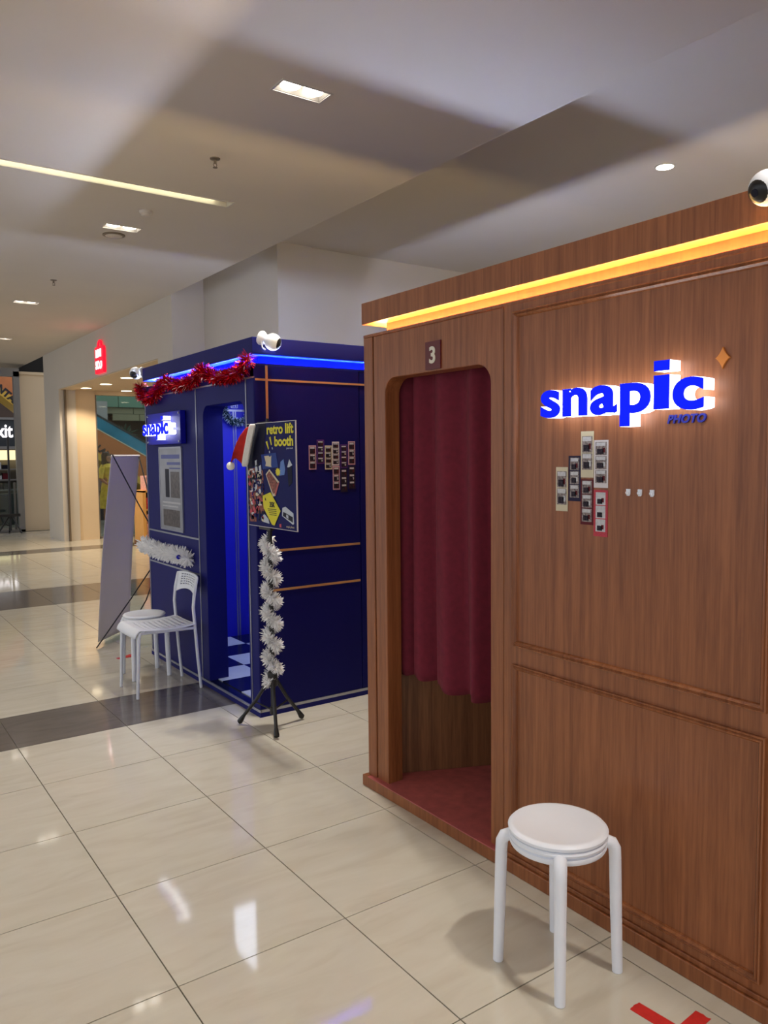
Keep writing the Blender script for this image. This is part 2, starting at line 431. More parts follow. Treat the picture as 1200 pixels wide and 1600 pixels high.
t = thing('linear_light', 'long yellowish strip light recessed in the ceiling', 'ceiling light', (0.8, 6.08, ZC))
a, b, c, d = lin_hole
mb = MB()
for q in ((a-.012, b+.012, c-.012, c), (a-.012, b+.012, d, d+.012), (b, b+.012, c, d), (a-.012, a, c, d)): mb.box(*q, ZC-0.005, ZC+0.001)
mb.build('frame', 'fixture', t)
MB().box(a, b, c, c+.002, ZC, ZC+.05).box(a, b, d-.002, d, ZC, ZC+.05).box(b-.002, b, c, d, ZC, ZC+.05).box(a, a+.002, c, d, ZC, ZC+.05).box(a, b, c, d, ZC+.05, ZC+.055).build('trough', 'fixture', t)
box('diffuser', a+.003, b-.10, c+.003, d-.003, ZC+.035, ZC+.045, 'lamp_linear', t)

def round_light(x, y, z, r, label, m, group=None, beam=None):
    t = thing('round_downlight', label, 'downlight', (x, y, z), group)
    MB().lathe([(r, -0.006), (r+0.012, -0.004), (r+0.014, 0), (r, 0.0), (r-0.002, 0)], (x, y, z), 24).build('trim_ring', 'fixture', t, True)
    MB().lathe([(r-0.002, -0.0075), (r-0.002, -0.002)], (x, y, z), 24).build('diffuser', m, t)
    if beam: spot('lamp_beam', (x, y, z-0.03), beam, math.radians(120), 0.7, 0.05, (1, 0.8, 0.55) if m == 'lamp_warm' else (1, 0.93, 0.82), t)
    return t
round_light(5.66, 4.03, ZB, 0.07, 'round bright downlight in the raised ceiling above the wooden booth', 'lamp', None, 45)
for (x, y), nm in zip([(4.02, 15.24), (4.11, 14.28), (4.08, 12.99), (4.85, 15.5)], ['leftmost of the small warm downlights in the shop ceiling', 'second small warm downlight from the left in the shop ceiling', 'small warm downlight in the shop ceiling beside the left camera', 'lowest small warm downlight, just above the shop window']):
    round_light(x, y, HB-0.001, 0.10, nm, 'lamp_warm', 'shop ceiling downlights', 60)
for (x, y) in [(5.8, 13.0), (5.8, 11.2)]:
    round_light(x, y, HB-0.001, 0.10, 'small warm downlight deep inside the shop, %s, out of view' % ('nearer the window' if y > 12 else 'farther from the window'), 'lamp_warm', 'deep shop downlights', 60)

def sprinkler(x, y, label):
    t = thing('sprinkler', label, 'sprinkler', (x, y, ZC), 'ceiling sprinklers')
    MB().lathe([(0.036, 0), (0.034, -0.006), (0.014, -0.010)], (x, y, ZC), 18).build('cover_plate', 'fixture_dark', t, True)
    MB().lathe([(0.010, -0.008), (0.010, -0.030), (0.006, -0.036)], (x, y, ZC), 10).build('stem', 'fixture_dark', t, True)
    mb = MB()
    for s in (-1, 1): mb.tube([(x+s*0.008, y, ZC-0.03), (x+s*0.013, y, ZC-0.045), (x+s*0.002, y, ZC-0.06)], 0.0025, 6)
    mb.build('yoke', 'fixture_dark', t, True)
    MB().lathe([(0.016, -0.060), (0.016, -0.063)], (x, y, ZC), 14).build('deflector', 'fixture_dark', t)
sprinkler(2.29, 5.21, 'small sprinkler head in the ceiling above the strip light')
sprinkler(2.245, 9.7, 'small far sprinkler head above the left corridor')
t = thing('smoke_detector', 'small round beige smoke detector between strip light and twin downlight', 'smoke detector', (2.28, 6.62, ZC))
MB().lathe([(0.055, 0), (0.055, -0.014), (0.05, -0.018)], (2.28, 6.62, ZC), 24).build('base', 'fixture', t, True)
MB().lathe([(0.038, -0.018), (0.038, -0.034), (0.03, -0.042)], (2.28, 6.62, ZC), 24).build('sensor_cap', 'fixture', t, True)
t = thing('ceiling_speaker', 'round flush ceiling speaker with a grey grille', 'speaker', (2.27, 7.47, ZC))
MB().lathe([(0.10, 0), (0.10, -0.006), (0.085, -0.012)], (2.27, 7.47, ZC), 32).build('rim', 'fixture_dark', t, True)
MB().lathe([(0.084, -0.010), (0.06, -0.016), (0.01, -0.018)], (2.27, 7.47, ZC), 32).build('grille', 'fixture', t, True)

# ================================================================== BOOTHS
def u_panel(x0, x1, ya, yb, zt, oy0, oy1, oz, r, zb):
    """front panel in the YZ plane with a round-cornered doorway open at the bottom"""
    pts = [(ya, zb), (oy0, zb)]
    for k in range(9):
        an = PI - (PI/2)*k/8; pts.append((oy0+r+r*math.cos(an), oz-r+r*math.sin(an)))
    for k in range(9):
        an = PI/2 - (PI/2)*k/8; pts.append((oy1-r+r*math.cos(an), oz-r+r*math.sin(an)))
    pts += [(oy1, zb), (yb, zb), (yb, zt), (ya, zt)]
    return MB().prism([(x0, p, q) for p, q in pts], (x1-x0, 0, 0), 'x')
def ring(mb, x0, x1, y0, y1, t, z0, z1):
    mb.box(x0, x1, y0, y0+t, z0, z1); mb.box(x0, x1, y1-t, y1, z0, z1); mb.box(x0, x0+t, y0+t, y1-t, z0, z1); mb.box(x1-t, x1, y0+t, y1-t, z0, z1)
    return mb
def strips(parent, x0, x1, y0, y1, z, ev, m, sides, strong=()):
    """thin led strips lying on the ledge; ev: distance inward of each strip from the fascia edge"""
    wd = 0.006; h = 0.004
    for sd in sides:
        e = ev[sd]
        if sd == 'front': b = (x0+e, x0+e+wd, y0+0.05, y1-0.05)
        if sd == 'back': b = (x1-e-wd, x1-e, y0+0.05, y1-0.05)
        if sd == 'near': b = (x0+0.05, x1-0.05, y0+e, y0+e+wd)
        if sd == 'far': b = (x0+0.05, x1-0.05, y1-e-wd, y1-e)
        box('led_strip', b[0], b[1], b[2], b[3], z, z+h, m + ('_end' if sd in strong else ''), parent)

# ---------------- wooden booth
WX, WB, WY0, WY1 = 2.055, 3.60, -1.10, 3.06
wb = thing('photo_booth', 'tall wood-panelled photo booth with orange light cove and maroon curtained doorway', 'photo booth', (WX, 1.0, 0))
MB().box(WX-0.022, WB+0.02, WY0, WY1+0.02, 0, 0.052).build('plinth', 'wood', wb, bev=0.003)
MB().box(WX-0.012, WX, WY0, 2.13, 0.052, 0.068).build('base_ledge', 'wood', wb, bev=0.002)
MB().box(WX, WX+0.09, 2.992, WY1, 0.052, 2.114).build('corner_post', 'wood', wb, bev=0.004)
u_panel(WX+0.004, WX+0.085, 2.142, 2.986, 2.114, 2.212, 2.900, 1.918, 0.075, 0.052).build('door_frame', 'wood', wb, bev=0.003)
MB().box(WX-0.004, WX+0.04, 1.07, 2.134, 0.052, 2.116).build('front_panel', 'wood', wb, bev=0.005)
MB().box(WX-0.004, WX+0.04, WY0, 1.062, 0.052, 2.116).build('front_panel', 'wood', wb, bev=0.005)
MB().box(WX+0.04, WX+0.06, WY0, 2.99, 0.052, 2.10).box(WX+0.01, WX+0.06, 1.0, 1.1, 0.052, 2.10).build('carcass', 'wood_dark', wb) if False else None
MB().box(WX+0.045, WX+0.065, WY0, 2.135, 0.052, 2.115).build('carcass', 'wood_dark', wb)
MB().box(WX+0.09, WB, WY1-0.03, WY1, 0.052, 2.114).build('end_panel', 'wood', wb)
MB().box(WB-0.03, WB, WY0, WY1-0.03, 0.052, 2.114).build('rear_panel', 'wood', wb)
MB().box(WX+0.065, WB-0.03, 2.105, 2.135, 0.052, 2.115).build('partition', 'wood_dark', wb)
MB().prism([(2.13, 2.985, 0.058), (2.16, 3.02, 0.058), (3.30, 2.52, 0.058), (3.28, 2.48, 0.058)], (0, 0, 2.04), 'z').build('interior_wall', 'wood_dark', wb)
MB().box(2.03, WB-0.03, 2.135, WY1-0.03, 0.0525, 0.057).build('booth_floor', 'red_vinyl', wb)
MB().box(WX+0.085, WB-0.03, 2.135, WY1-0.03, 2.098, 2.115).build('interior_ceiling', 'wood_dark', wb)
# cove and fascia
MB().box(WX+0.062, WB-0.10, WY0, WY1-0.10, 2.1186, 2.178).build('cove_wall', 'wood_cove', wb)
MB().box(WX-0.006, WB+0.006, WY0, WY1+0.006, 2.175, 2.272).build('fascia', 'wood', wb, bev=0.002)
MB().box(WX+0.006, WB-0.006, WY0, WY1-0.006, 2.1142, 2.1185).build('cove_ledge', 'wood', wb)
MB().box(WX, WX+0.005, WY0, WY1, 2.1142, 2.126).box(WB-0.005, WB, WY0, WY1, 2.1142, 2.126).box(WX+0.005, WB-0.005, WY1-0.005, WY1, 2.1142, 2.126).build('cove_lip', 'wood', wb)
strips(wb, WX-0.006, WB+0.006, WY0, WY1+0.006, 2.119, {'front': 0.013, 'far': 0.060, 'back': 0.056}, 'led_warm', ('front', 'far', 'back'), ('far', 'back'))
MB().box(2.45, 2.95, 2.30, 2.45, 2.085, 2.0975).build('fill_lamp', 'fill_booth', wb)  # added lamp, unseen behind the curtain, brightens the booth interior
# mouldings: two rectangular picture-frame mouldings on each panel
def moulding(name, y0, y1, z0, z1, parent, w=0.022):
    g = thing(name, '', '') if False else None
    prof = [(0, 0), (0.011, 0.0), (0.013, 0.004), (0.009, 0.008), (0.015, 0.013), (0.008, 0.019), (0.0, w)]
    x = WX-0.004
    cor = [(y0, z0, 1, 1), (y1, z0, -1, 1), (y1, z1, -1, -1), (y0, z1, 1, -1)]
    mb = MB(); n = len(prof)
    for (cy, cz, sy, sz) in cor:
        for (dx, dw) in prof: mb.v.append((x-dx, cy+sy*dw, cz+sz*dw))
    for k in range(4):
        j = (k+1) % 4
        for q in range(n-1): mb.f.append((k*n+q, k*n+q+1, j*n+q+1, j*n+q))
    return mb.build(name, 'wood_trim', parent, False)
for (a, b) in ((1.112, 2.080), (0.08, 1.02), (-1.0, 0.0)):
    moulding('upper_moulding', a, b, 0.868, 2.085, wb)
    moulding('lower_moulding', a, b, 0.100, 0.800, wb)

# curtain
def curtain():
    mb = MB(); NU, NV = 120, 34
    y0, y1 = 2.18, 2.955
    z1 = 2.06
    for jv in range(NV+1):
        tv = jv/NV
        for iu in range(NU+1):
            u = iu/NU; y = y1 + (y0-y1)*u
            amp = 0.024 + 0.012*tv
            ph = 2*PI*(u*5.2 + 0.25*math.sin(u*7.0)) + 0.35*math.sin(tv*2.0+u*3)
            x = 2.185 - amp*math.sin(ph) - 0.010*math.sin(2.1*ph+1.0)*tv
            zb = 0.555 + 0.012*math.cos(ph) + 0.008*math.sin(u*9)
            z = z1 + (zb-z1)*tv
            mb.v.append((x, y, z))
    for jv in range(NV):
        for iu in range(NU):
            a = jv*(NU+1)+iu; mb.f.append((a, a+1, a+NU+2, a+NU+1))
    o = mb.build('curtain', 'curtain', None, True, fix=False)
    s = o.modifiers.new('thickness', 'SOLIDIFY'); s.thickness = 0.0025
    return o
ct = thing('doorway_curtain', 'pleated maroon curtain hanging in the wooden booth doorway', 'curtain', (2.185, 2.56, 2.06))
cpan = curtain(); set_parent(cpan, ct); cpan.name = 'drape'
MB().tube([(2.185, 2.137, 2.05), (2.185, 2.97, 2.05)], 0.011, 12).build('curtain_rod', 'silver', ct, True)

# number plate
t = thing('number_plate', 'maroon plate with a cream numeral 3 above the curtained doorway', 'number plate', (WX, 2.55, 1.98))
box('plate', WX-0.002, WX+0.004, 2.502, 2.600, 1.926, 2.040, 'maroon', t)
me = place(text_mesh('3', 0.092, 0.003, 0.0025, 1, 'CENTER'), FACE_NX, (WX-0.0032, 2.551, 1.953)); link('numeral', me, 'cream_print', t)

# ---------------- backlit lettering on the wooden booth
def glyph(ch, depth, bold):
    if ch != 'i': return text_mesh(ch, 1.0, depth, bold)
    h = depth/2
    return MB().box(0.05, 0.27, 0, 0.56, -h, h).box(0.05, 0.27, 0.63, 0.80, -h, h).mesh('letter')
def letters(parent, word, yl, yr, zbase, xh, depth, xback, mface, mside, bold=0.034):
    em = xh/0.56
    full = text_mesh(word, 1.0, 0.1, bold)
    # per letter meshes so that each can be picked apart
    x = 0.0; items = []
    for ch in word:
        me = glyph(ch, 0.1, bold)
        lo = min(v.co.x for v in me.vertices); hi = max(v.co.x for v in me.vertices)
        items.append((ch, lo, hi)); bpy.data.meshes.remove(me)
    bpy.data.meshes.remove(full)
    gap = 0.045
    tot = sum(h-l for _, l, h in items) + gap*(len(items)-1)
    s = abs(yr-yl)/tot; cur = 0.0
    for ch, l, h in items:
        side = glyph(ch, depth, bold); face = glyph(ch, 0.004, bold-0.003)
        for me, xx, nm in ((side, xback-depth/2, 'letter'), (face, xback-depth-0.0025, 'letter_face')):
            T = Matrix.Translation(V((xx, yl - (cur-l)*s, zbase))) @ FACE_NX.to_4x4() @ Matrix.Diagonal((s, em, 1, 1))
            me.transform(T)
        so = link('letter', side, mside, parent); link('letter_face', face, mface, so)
        cur += h-l+gap
sg = thing('backlit_sign', 'glowing blue lettering with white lit sides on the wooden booth', 'sign', (WX, 1.6, 1.7))
letters(sg, 'snapic', 1.893, 1.283, 1.702, 0.098, 0.050, WX-0.010, 'sign_blue', 'sign_white')
me = place(text_mesh('PHOTO', 0.034, 0.006, 0.0012, 1.08, 'LEFT', 0.25), FACE_NX, (WX-0.008, 1.436, 1.662)); link('small_lettering', me, 'sign_navy', sg)
st = []
for k in range(32):
    an = 2*PI*k/32; c_, s_ = abs(math.cos(an))**2.6, abs(math.sin(an))**2.6
    st.append((WX-0.005, 1.262 - 0.022*math.copysign(c_, math.cos(an)), 1.836 + 0.030*math.copysign(s_, math.sin(an))))
MB().prism(st, (-0.006, 0, 0), 'x').build('star', 'star_orange', sg)

# ---------------- sample photo strips
def photo_strip(plane, a, z1, ln, wd, card, photos, n, label, group, off, border=0.005, foot=0.012, head=0.006):
    """plane 'x': on a wall facing -X at X=off, a = left edge Y (decreasing to the right); plane 'y': on a wall facing -Y at Y=off, a = left edge X"""
    def b(u0, u1, v0, v1, d0, d1):
        if plane == 'x': return MB().box(off-d1, off-d0, a-u1, a-u0, z1-v1, z1-v0)
        return MB().box(a+u0, a+u1, off-d1, off-d0, z1-v1, z1-v0)
    base = (off, a-wd/2, z1-ln) if plane == 'x' else (a+wd/2, off, z1-ln)
    t = thing('photo_strip', label, 'photo strip', base, group)
    b(0, wd, 0, ln, 0.0005, 0.0015).build('card', card, t)
    h = (ln-head-foot-(n-1)*0.003)/n
    for k in range(n):
        v0 = head+k*(h+0.003)
        p = b(border, wd-border, v0, v0+h, 0.0015, 0.0021).build('photo', photos, t)
        b(border+0.003, wd-border-0.005, v0+0.002, v0+h*0.30, 0.0021, 0.0024).build('pale_area', 'photo_bright', p)
        b(border+0.006, wd-border-0.012, v0+h*0.52, v0+h*0.92, 0.0021, 0.0024).build('figures', 'photo_dark', p)
        b(wd-border-0.016, wd-border-0.006, v0+h*0.45, v0+h*0.8, 0.0021, 0.0024).build('figures', 'photo_bright' if k % 2 else 'strip_maroon', p)
    return t
wx = WX-0.004
G1 = 'sample photo strips on the wooden booth'
photo_strip('x', 1.875, 1.530, 0.150, 0.053, 'strip_cream', 'photo_gray', 2, 'cream two-frame photo strip, leftmost on the wooden booth', G1, wx, 0.005, 0.022, 0.014)
photo_strip('x', 1.819, 1.568, 0.152, 0.053, 'strip_navy', 'photo_gray', 3, 'dark film-edged photo strip beside the cream one on the wooden booth', G1, wx, 0.007, 0.012, 0.006)
photo_strip('x', 1.766, 1.648, 0.152, 0.053, 'strip_cream', 'photo_gray', 2, 'pale two-frame photo strip highest on the wooden booth', G1, wx, 0.005, 0.026, 0.016)
photo_strip('x', 1.766, 1.490, 0.150, 0.053, 'strip_maroon', 'photo_gray', 3, 'maroon photo strip under the highest pale one on the wooden booth', G1, wx, 0.006, 0.010, 0.004)
photo_strip('x', 1.711, 1.618, 0.154, 0.057, 'strip_white', 'photo_gray', 3, 'white-bordered photo strip at the right end on the wooden booth', G1, wx, 0.006, 0.015, 0.006)
photo_strip('x', 1.711, 1.457, 0.152, 0.057, 'strip_red', 'photo_bright', 3, 'bright red photo strip, lowest on the wooden booth', G1, wx, 0.009, 0.016, 0.008)
for (y, nm) in ((1.574, 'left'), (1.531, 'middle'), (1.487, 'right')):
    t = thing('adhesive_hook', nm + ' one of three small white adhesive hooks on the wood panel', 'hook', (WX, y, 1.45), 'white hooks on the wood panel')
    MB().prism([(wx-0.0005, y+0.007, 1.463), (wx-0.0005, y-0.007, 1.463), (wx-0.0005, y-0.007, 1.447), (wx-0.0005, y-0.004, 1.442), (wx-0.0005, y+0.004, 1.442), (wx-0.0005, y+0.007, 1.447)], (-0.004, 0, 0), 'x').build('pad', 'white_plastic', t)
    MB().tube([(wx-0.004, y, 1.452), (wx-0.010, y, 1.447), (wx-0.013, y, 1.450), (wx-0.013, y, 1.455)], 0.0025, 8).build('peg', 'white_plastic', t, True)

# ---------------- cameras
def sec_cam(loc, look, label, base_dir, r=0.042):
    """ball camera: base puck, arm, ball head with black face and lens"""
    loc = V(loc); look = V(look).normalized(); bd = V(base_dir).normalized()
    t = thing('security_camera', label, 'camera', loc, 'white security cameras')
    rot = V((0, 0, 1)).rotation_difference(bd).to_matrix()
    MB().lathe([(r*0.85, r*1.75), (r*0.9, r*1.55), (r*0.6, r*1.05), (r*0.4, r*0.7)], loc, 22, rot).build('mount', 'white_plastic', t, True)
    head = MB().sphere(loc, r, 24, 14).build('head', 'white_plastic', t, True)
    rl = V((0, 0, 1)).rotation_difference(look).to_matrix()
    MB().lathe([(r*0.66, r*0.74), (r*0.62, r*0.82), (r*0.42, r*0.935), (r*0.2, r*1.0), (0.001, r*1.015)], loc, 22, rl).build('face', 'black_plastic', head, True)
    MB().lathe([(r*0.24, r*0.97), (r*0.22, r*1.04), (0.001, r*1.05)], loc, 16, rl).build('lens', 'poster_ink', head, True)
    return t
sec_cam((1.985, 1.112, 2.243), (-0.93, 0.22, -0.42), 'white ball camera at the right end of the wooden booth fascia', (1, -0.05, 0.0), 0.045)

# ---------------- blue booth
BX, BB, BY0, BY1 = 2.078, 4.70, 4.258, 6.20
bb = thing('photo_booth', 'dark blue photo booth with blue light cove and checkered floor inside', 'photo booth', (BX, 5.2, 0))
MB().box(BX-0.004, BB, BY0-0.006, BY1, 0, 0.030).build('plinth', 'blue_lam', bb)
MB().box(BX-0.006, BX+0.004, BY0-0.008, BY1, 0.030, 0.046).box(BX, 2.86, BY0-0.008, BY0+0.003, 0.030, 0.046).build('plinth_trim', 'silver', bb)
DY0, DY1, DZ = BY0+0.135, BY0+0.772, 1.915      # doorway
u_panel(BX, BX+0.14, BY0+0.006, BY0+0.885, 2.04, DY0, DY1, DZ, 0.075, 0.046).build('door_frame', 'blue_lam', bb, bev=0.003)
MB().box(BX, BX+0.05, BY0+0.89, BY1, 0.046, 2.04).build('front_panel', 'blue_lam', bb, bev=0.002)
MB().box(BX+0.002, BX+0.05, BY0+0.004, BY1, 2.046, 2.114).build('header_rail', 'blue_lam', bb)
MB().box(BX-0.004, BX+0.008, BY0, BY1, 2.038, 2.047).build('header_trim', 'silver', bb)
for (y, nm) in ((BY0+0.885, 'vertical_trim'), (BY0+0.100, 'vertical_trim'), (BY1-0.03, 'vertical_trim')):
    MB().box(BX-0.005, BX+0.004, y-0.004, y+0.005, 0.046, 2.04).build(nm, 'silver', bb)
for z in (1.012, 0.766):
    MB().box(BX-0.004, BX+0.004, BY0+0.89, BY1-0.025, z-0.006, z+0.006).build('horizontal_trim', 'silver', bb)
MB().box(BX+0.002, 2.818, BY0, BY0+0.05, 0.046, 2.114).build('side_panel', 'blue_dark', bb, bev=0.002)
MB().box(2.824, BB, BY0+0.002, BY0+0.05, 0.046, 2.114).build('side_panel', 'blue_dark', bb, bev=0.002)
for z, x0 in ((1.007, 2.16), (0.766, 2.16)):
    MB().box(x0, 2.812, BY0-0.003, BY0+0.002, z-0.007, z+0.007).build('side_trim', 'brass', bb)
MB().box(BX+0.01, 3.4, BY0-0.003, BY0+0.002, 2.024, 2.036).build('side_trim', 'brass', bb)
MB().box(2.155, 2.170, BY0-0.004, BY0+0.002, 1.02, 2.114).build('side_trim', 'brass', bb)
MB().box(BX+0.05, BB, BY1-0.03, BY1, 0.046, 2.114).build('end_panel', 'blue_int', bb)
MB().box(BB-0.03, BB, BY0+0.05, BY1-0.03, 0.046, 2.114).build('rear_panel', 'blue_int', bb)
MB().box(3.30, 3.33, BY0+0.05, BY1-0.03, 0.046, 2.10).build('interior_wall', 'blue_int', bb)
MB().box(BX+0.141, 3.30, BY0+0.051, BY0+0.06, 0.046, 2.10).build('interior_wall', 'blue_int', bb)
MB().box(BX+0.065, BB-0.10, BY0+0.065, BY1-0.10, 2.1186, 2.178).build('cove_wall', 'blue_cove', bb)
MB().box(BX-0.006, BB+0.006, BY0-0.006, BY1+0.006, 2.1795, 2.276).build('fascia', 'blue_lam', bb, bev=0.002)
MB().box(BX-0.006, BB+0.006, BY0-0.006, BY1+0.006, 2.1745, 2.1793).build('fascia_soffit', 'blue_soffit', bb)
MB().box(BX+0.006, BB-0.006, BY0+0.006, BY1-0.006, 2.1142, 2.1185).build('cove_ledge', 'blue_cove', bb)
MB().box(BX, BX+0.005, BY0, BY1, 2.1142, 2.126).box(BB-0.005, BB, BY0, BY1, 2.1142, 2.126).box(BX+0.005, BB-0.005, BY1-0.005, BY1, 2.1142, 2.126).box(BX+0.005, BB-0.005, BY0, BY0+0.005, 2.1142, 2.126).build('cove_lip', 'blue_lam', bb)
strips(bb, BX-0.006, BB+0.006, BY0-0.006, BY1+0.006, 2.119, {'front': 0.013, 'near': 0.018, 'back': 0.017, 'far': 0.058}, 'led_cool', ('front', 'near', 'back', 'far'))
MB().box(2.30, 3.15, 4.65, 5.75, 2.085, 2.0985).build('ceiling_light_panel', 'panel_cool', bb)
# inside: checkered floor and silver trims on the far wall
cm = {}
for key, m in (('w', 'check_white'), ('b', 'check_black')):
    me = MB().box(-0.149, 0.149, -0.149, 0.149, 0, 0.006).mesh('floor_tile'); me.materials.append(MAT[m]); cm[key] = me
base = box('booth_floor', BX+0.0, 3.30, BY0+0.06, BY1-0.03, 0.040, 0.046, 'check_black', bb)
for i in range(4):
    for j in range(6):
        o = bpy.data.objects.new('floor_tile', cm['w' if (i+j) % 2 == 0 else 'b']); C.objects.link(o)
        o.location = (2.14+0.15+0.3*i-0.0, 4.36+0.15+0.3*j, 0.0462); set_parent(o, bb)
yw = BY1-0.03
MB().box(BX+0.15, 3.30, yw-0.004, yw, 1.955, 1.972).build('interior_trim', 'silver', bb)
MB().box(2.810, 2.822, yw-0.004, yw, 0.05, 1.955).box(2.830, 2.842, yw-0.004, yw, 0.05, 1.955).build('interior_trim', 'silver', bb)
fl = MB()
for q in ((2.797, 2.859, 2.042, 2.046), (2.797, 2.859, 1.984, 1.988), (2.797, 2.801, 1.984, 2.046), (2.855, 2.859, 1.984, 2.046)): fl.box(q[0], q[1], yw-0.004, yw, q[2], q[3])
for z0 in (1.992, 2.018):
    fl.box(2.812, 2.817, yw-0.004, yw, z0, z0+0.022); fl.box(2.839, 2.844, yw-0.004, yw, z0, z0+0.022); fl.box(2.812, 2.844, yw-0.004, yw, z0+0.009, z0+0.013)
fl.build('floor_number', 'silver', bb)

# illuminated sign board on the blue front
t = thing('sign_board', 'blue light box sign with glowing white lettering on the blue booth', 'sign', (BX, BY0+1.41, 1.78))
MB().box(BX-0.045, BX-0.005, BY0+1.07, BY0+1.76, 1.672, 1.905).build('board', 'board_blue', t, bev=0.003)
for (yy, zz) in ((BY0+1.09, 1.69), (BY0+1.09, 1.887), (BY0+1.74, 1.69), (BY0+1.74, 1.887)):
    MB().tube([(BX-0.045, yy, zz), (BX-0.052, yy, zz)], 0.008, 10).build('standoff', 'silver', t)
letters(t, 'snapic', BY0+1.690, BY0+1.150, 1.745, 0.088, 0.055, BX-0.046, 'sign_blue', 'sign_white')
l = bpy.data.lights.new('sign_glow', 'POINT')
bpy.data.lights.remove(l)

# framed notice under the sign
t = thing('framed_notice', 'grey framed notice with picture under the blue booth sign', 'notice', (BX, BY0+1.39, 1.05))
yl, yr, zt, zb = BY0+1.61, BY0+1.172, 1.642, 1.048
MB().box(BX-0.008, BX-0.001, yr, yl, zb, zt).build('panel', 'notice', t)
fr = MB()
for q in ((yr-.008, yl+.008, zt, zt+.012), (yr-.008, yl+.008, zb-.012, zb), (yr-.012, yr, zb, zt), (yl, yl+.012, zb, zt)): fr.box(BX-0.012, BX-0.001, *q)
fr.build('frame', 'silver', t)
MB().box(BX-0.0086, BX-0.008, yr+0.03, yl-0.03, zt-0.075, zt-0.045).build('heading', 'notice_text', t)
MB().box(BX-0.0086, BX-0.008, yr+0.02, yl-0.15, zt-0.12, zt-0.10).box(BX-0.0086, BX-0.008, yr+0.02, yl-0.2, zt-0.15, zt-0.14).build('text_line', 'notice_text', t)
MB().box(BX-0.0086, BX-0.008, yr+0.04, yl-0.22, zt-0.36, zt-0.17).build('picture', 'notice_photo', t)
MB().box(BX-0.0086, BX-0.008, yl-0.19, yl-0.11, zt-0.36, zt-0.15).build('picture', 'poster_ink', t)
MB().box(BX-0.0086, BX-0.008, yr+0.03, yl-0.04, zt-0.405, zt-0.392).box(BX-0.0086, BX-0.008, yr+0.08, yl-0.04, zt-0.43, zt-0.42).build('text_line', 'photo_bright', t)
MB().box(BX-0.0086, BX-0.008, yr+0.05, yl-0.05, zb+0.02, zt-0.45).build('picture', 'notice_photo', t)

# photo strips on the blue side
G2 = 'sample photo strips on the blue booth'
ys = BY0
S2 = [(2.442, 1.642, 'strip_pink', 3, 'pink-framed photo strip at the left end on the blue booth'),
      (2.500, 1.677, 'strip_purple', 4, 'dim purple photo strip, highest on the blue booth'),
      (2.557, 1.641, 'strip_cream', 4, 'cream photo strip third from the left on the blue booth'),
      (2.611, 1.665, 'strip_white', 4, 'white-bordered upper photo strip in the middle on the blue booth'),
      (2.613, 1.512, 'strip_pink', 3, 'pink photo strip below the white-bordered one on the blue booth'),
      (2.672, 1.648, 'strip_purple', 4, 'dim upper photo strip fifth from the left on the blue booth'),
      (2.671, 1.495, 'strip_navy', 3, 'dark lower photo strip left of the corner one on the blue booth'),
      (2.731, 1.668, 'strip_pink', 3, 'upper right pink photo strip on the blue booth'),
      (2.731, 1.511, 'strip_navy', 3, 'lowest right dark photo strip on the blue booth')]
for (x, z, cd, n, lb) in S2:
    photo_strip('y', x, z, 0.150, 0.052, cd, 'photo_dark', n, lb, G2, ys-0.0005, 0.006, 0.008, 0.008)

sec_cam((2.175, 4.190, 2.244), (0.66, -0.72, -0.32), 'white ball camera at the front corner of the blue booth fascia', (-0.45, 0.72, 0.3), 0.050)
sec_cam((2.045, 6.285, 2.245), (-0.66, -0.55, -0.45), 'white ball camera at the far left end of the blue booth', (0.4, -0.92, 0.0), 0.048)
t = tag(MB().tube([(2.135, 4.236, 2.272), (2.12, 4.225, 2.255), (2.122, 4.222, 2.215), (2.14, 4.215, 2.20)], 0.004, 8).build('camera_cable', 'white_plastic', None, True), 'short white cable looping beside the front corner camera of the blue booth', 'cable')

# ================================================================== TINSEL, WREATH
def tinsel_mesh(path, radius, count, ln, wd, seed, taper=0.3, jit=0.35):
    rnd = random.Random(seed); mb = MB(); pts = [V(p) for p in path]
    seg = [(pts[k+1]-pts[k]).length for k in range(len(pts)-1)]; tot = sum(seg)
    for _ in range(count):
        s = rnd.random()*tot; k = 0
        while k < len(seg)-1 and s > seg[k]: s -= seg[k]; k += 1
        t = (pts[k+1]-pts[k]).normalized(); p = pts[k] + t*s
        a = t.orthogonal().normalized(); b = t.cross(a); an = rnd.random()*2*PI
        d = (a*math.cos(an) + b*math.sin(an) + t*rnd.uniform(-jit, jit)).normalized()
        L = ln*rnd.uniform(0.65, 1.1); side = d.cross(t if rnd.random() < .5 else V((rnd.uniform(-1, 1), rnd.uniform(-1, 1), rnd.uniform(-1, 1)))).normalized()*wd/2
        q0 = p + d*radius*0.2; q1 = p + d*L*0.6 ; q2 = p + d*L
        i = len(mb.v)
        mb.v += [tuple(q0-side*0.5), tuple(q0+side*0.5), tuple(q1+side), tuple(q1-side), tuple(q2+side*taper), tuple(q2-side*taper)]
        mb.f += [(i, i+1, i+2, i+3), (i+3, i+2, i+4, i+5)]
    return mb
def bez(p, n):
    """Catmull-Rom through the points"""
    p = [V(q) for q in p]; out = []
    for k in range(len(p)-1):
        a, b, c, d = p[max(k-1, 0)], p[k], p[k+1], p[min(k+2, len(p)-1)]
        for i in range(n):
            t = i/n
            out.append(0.5*((2*b) + (-a+c)*t + (2*a-5*b+4*c-d)*t*t + (-a+3*b-3*c+d)*t**3))
    out.append(p[-1]); return out
gx = BX-0.045
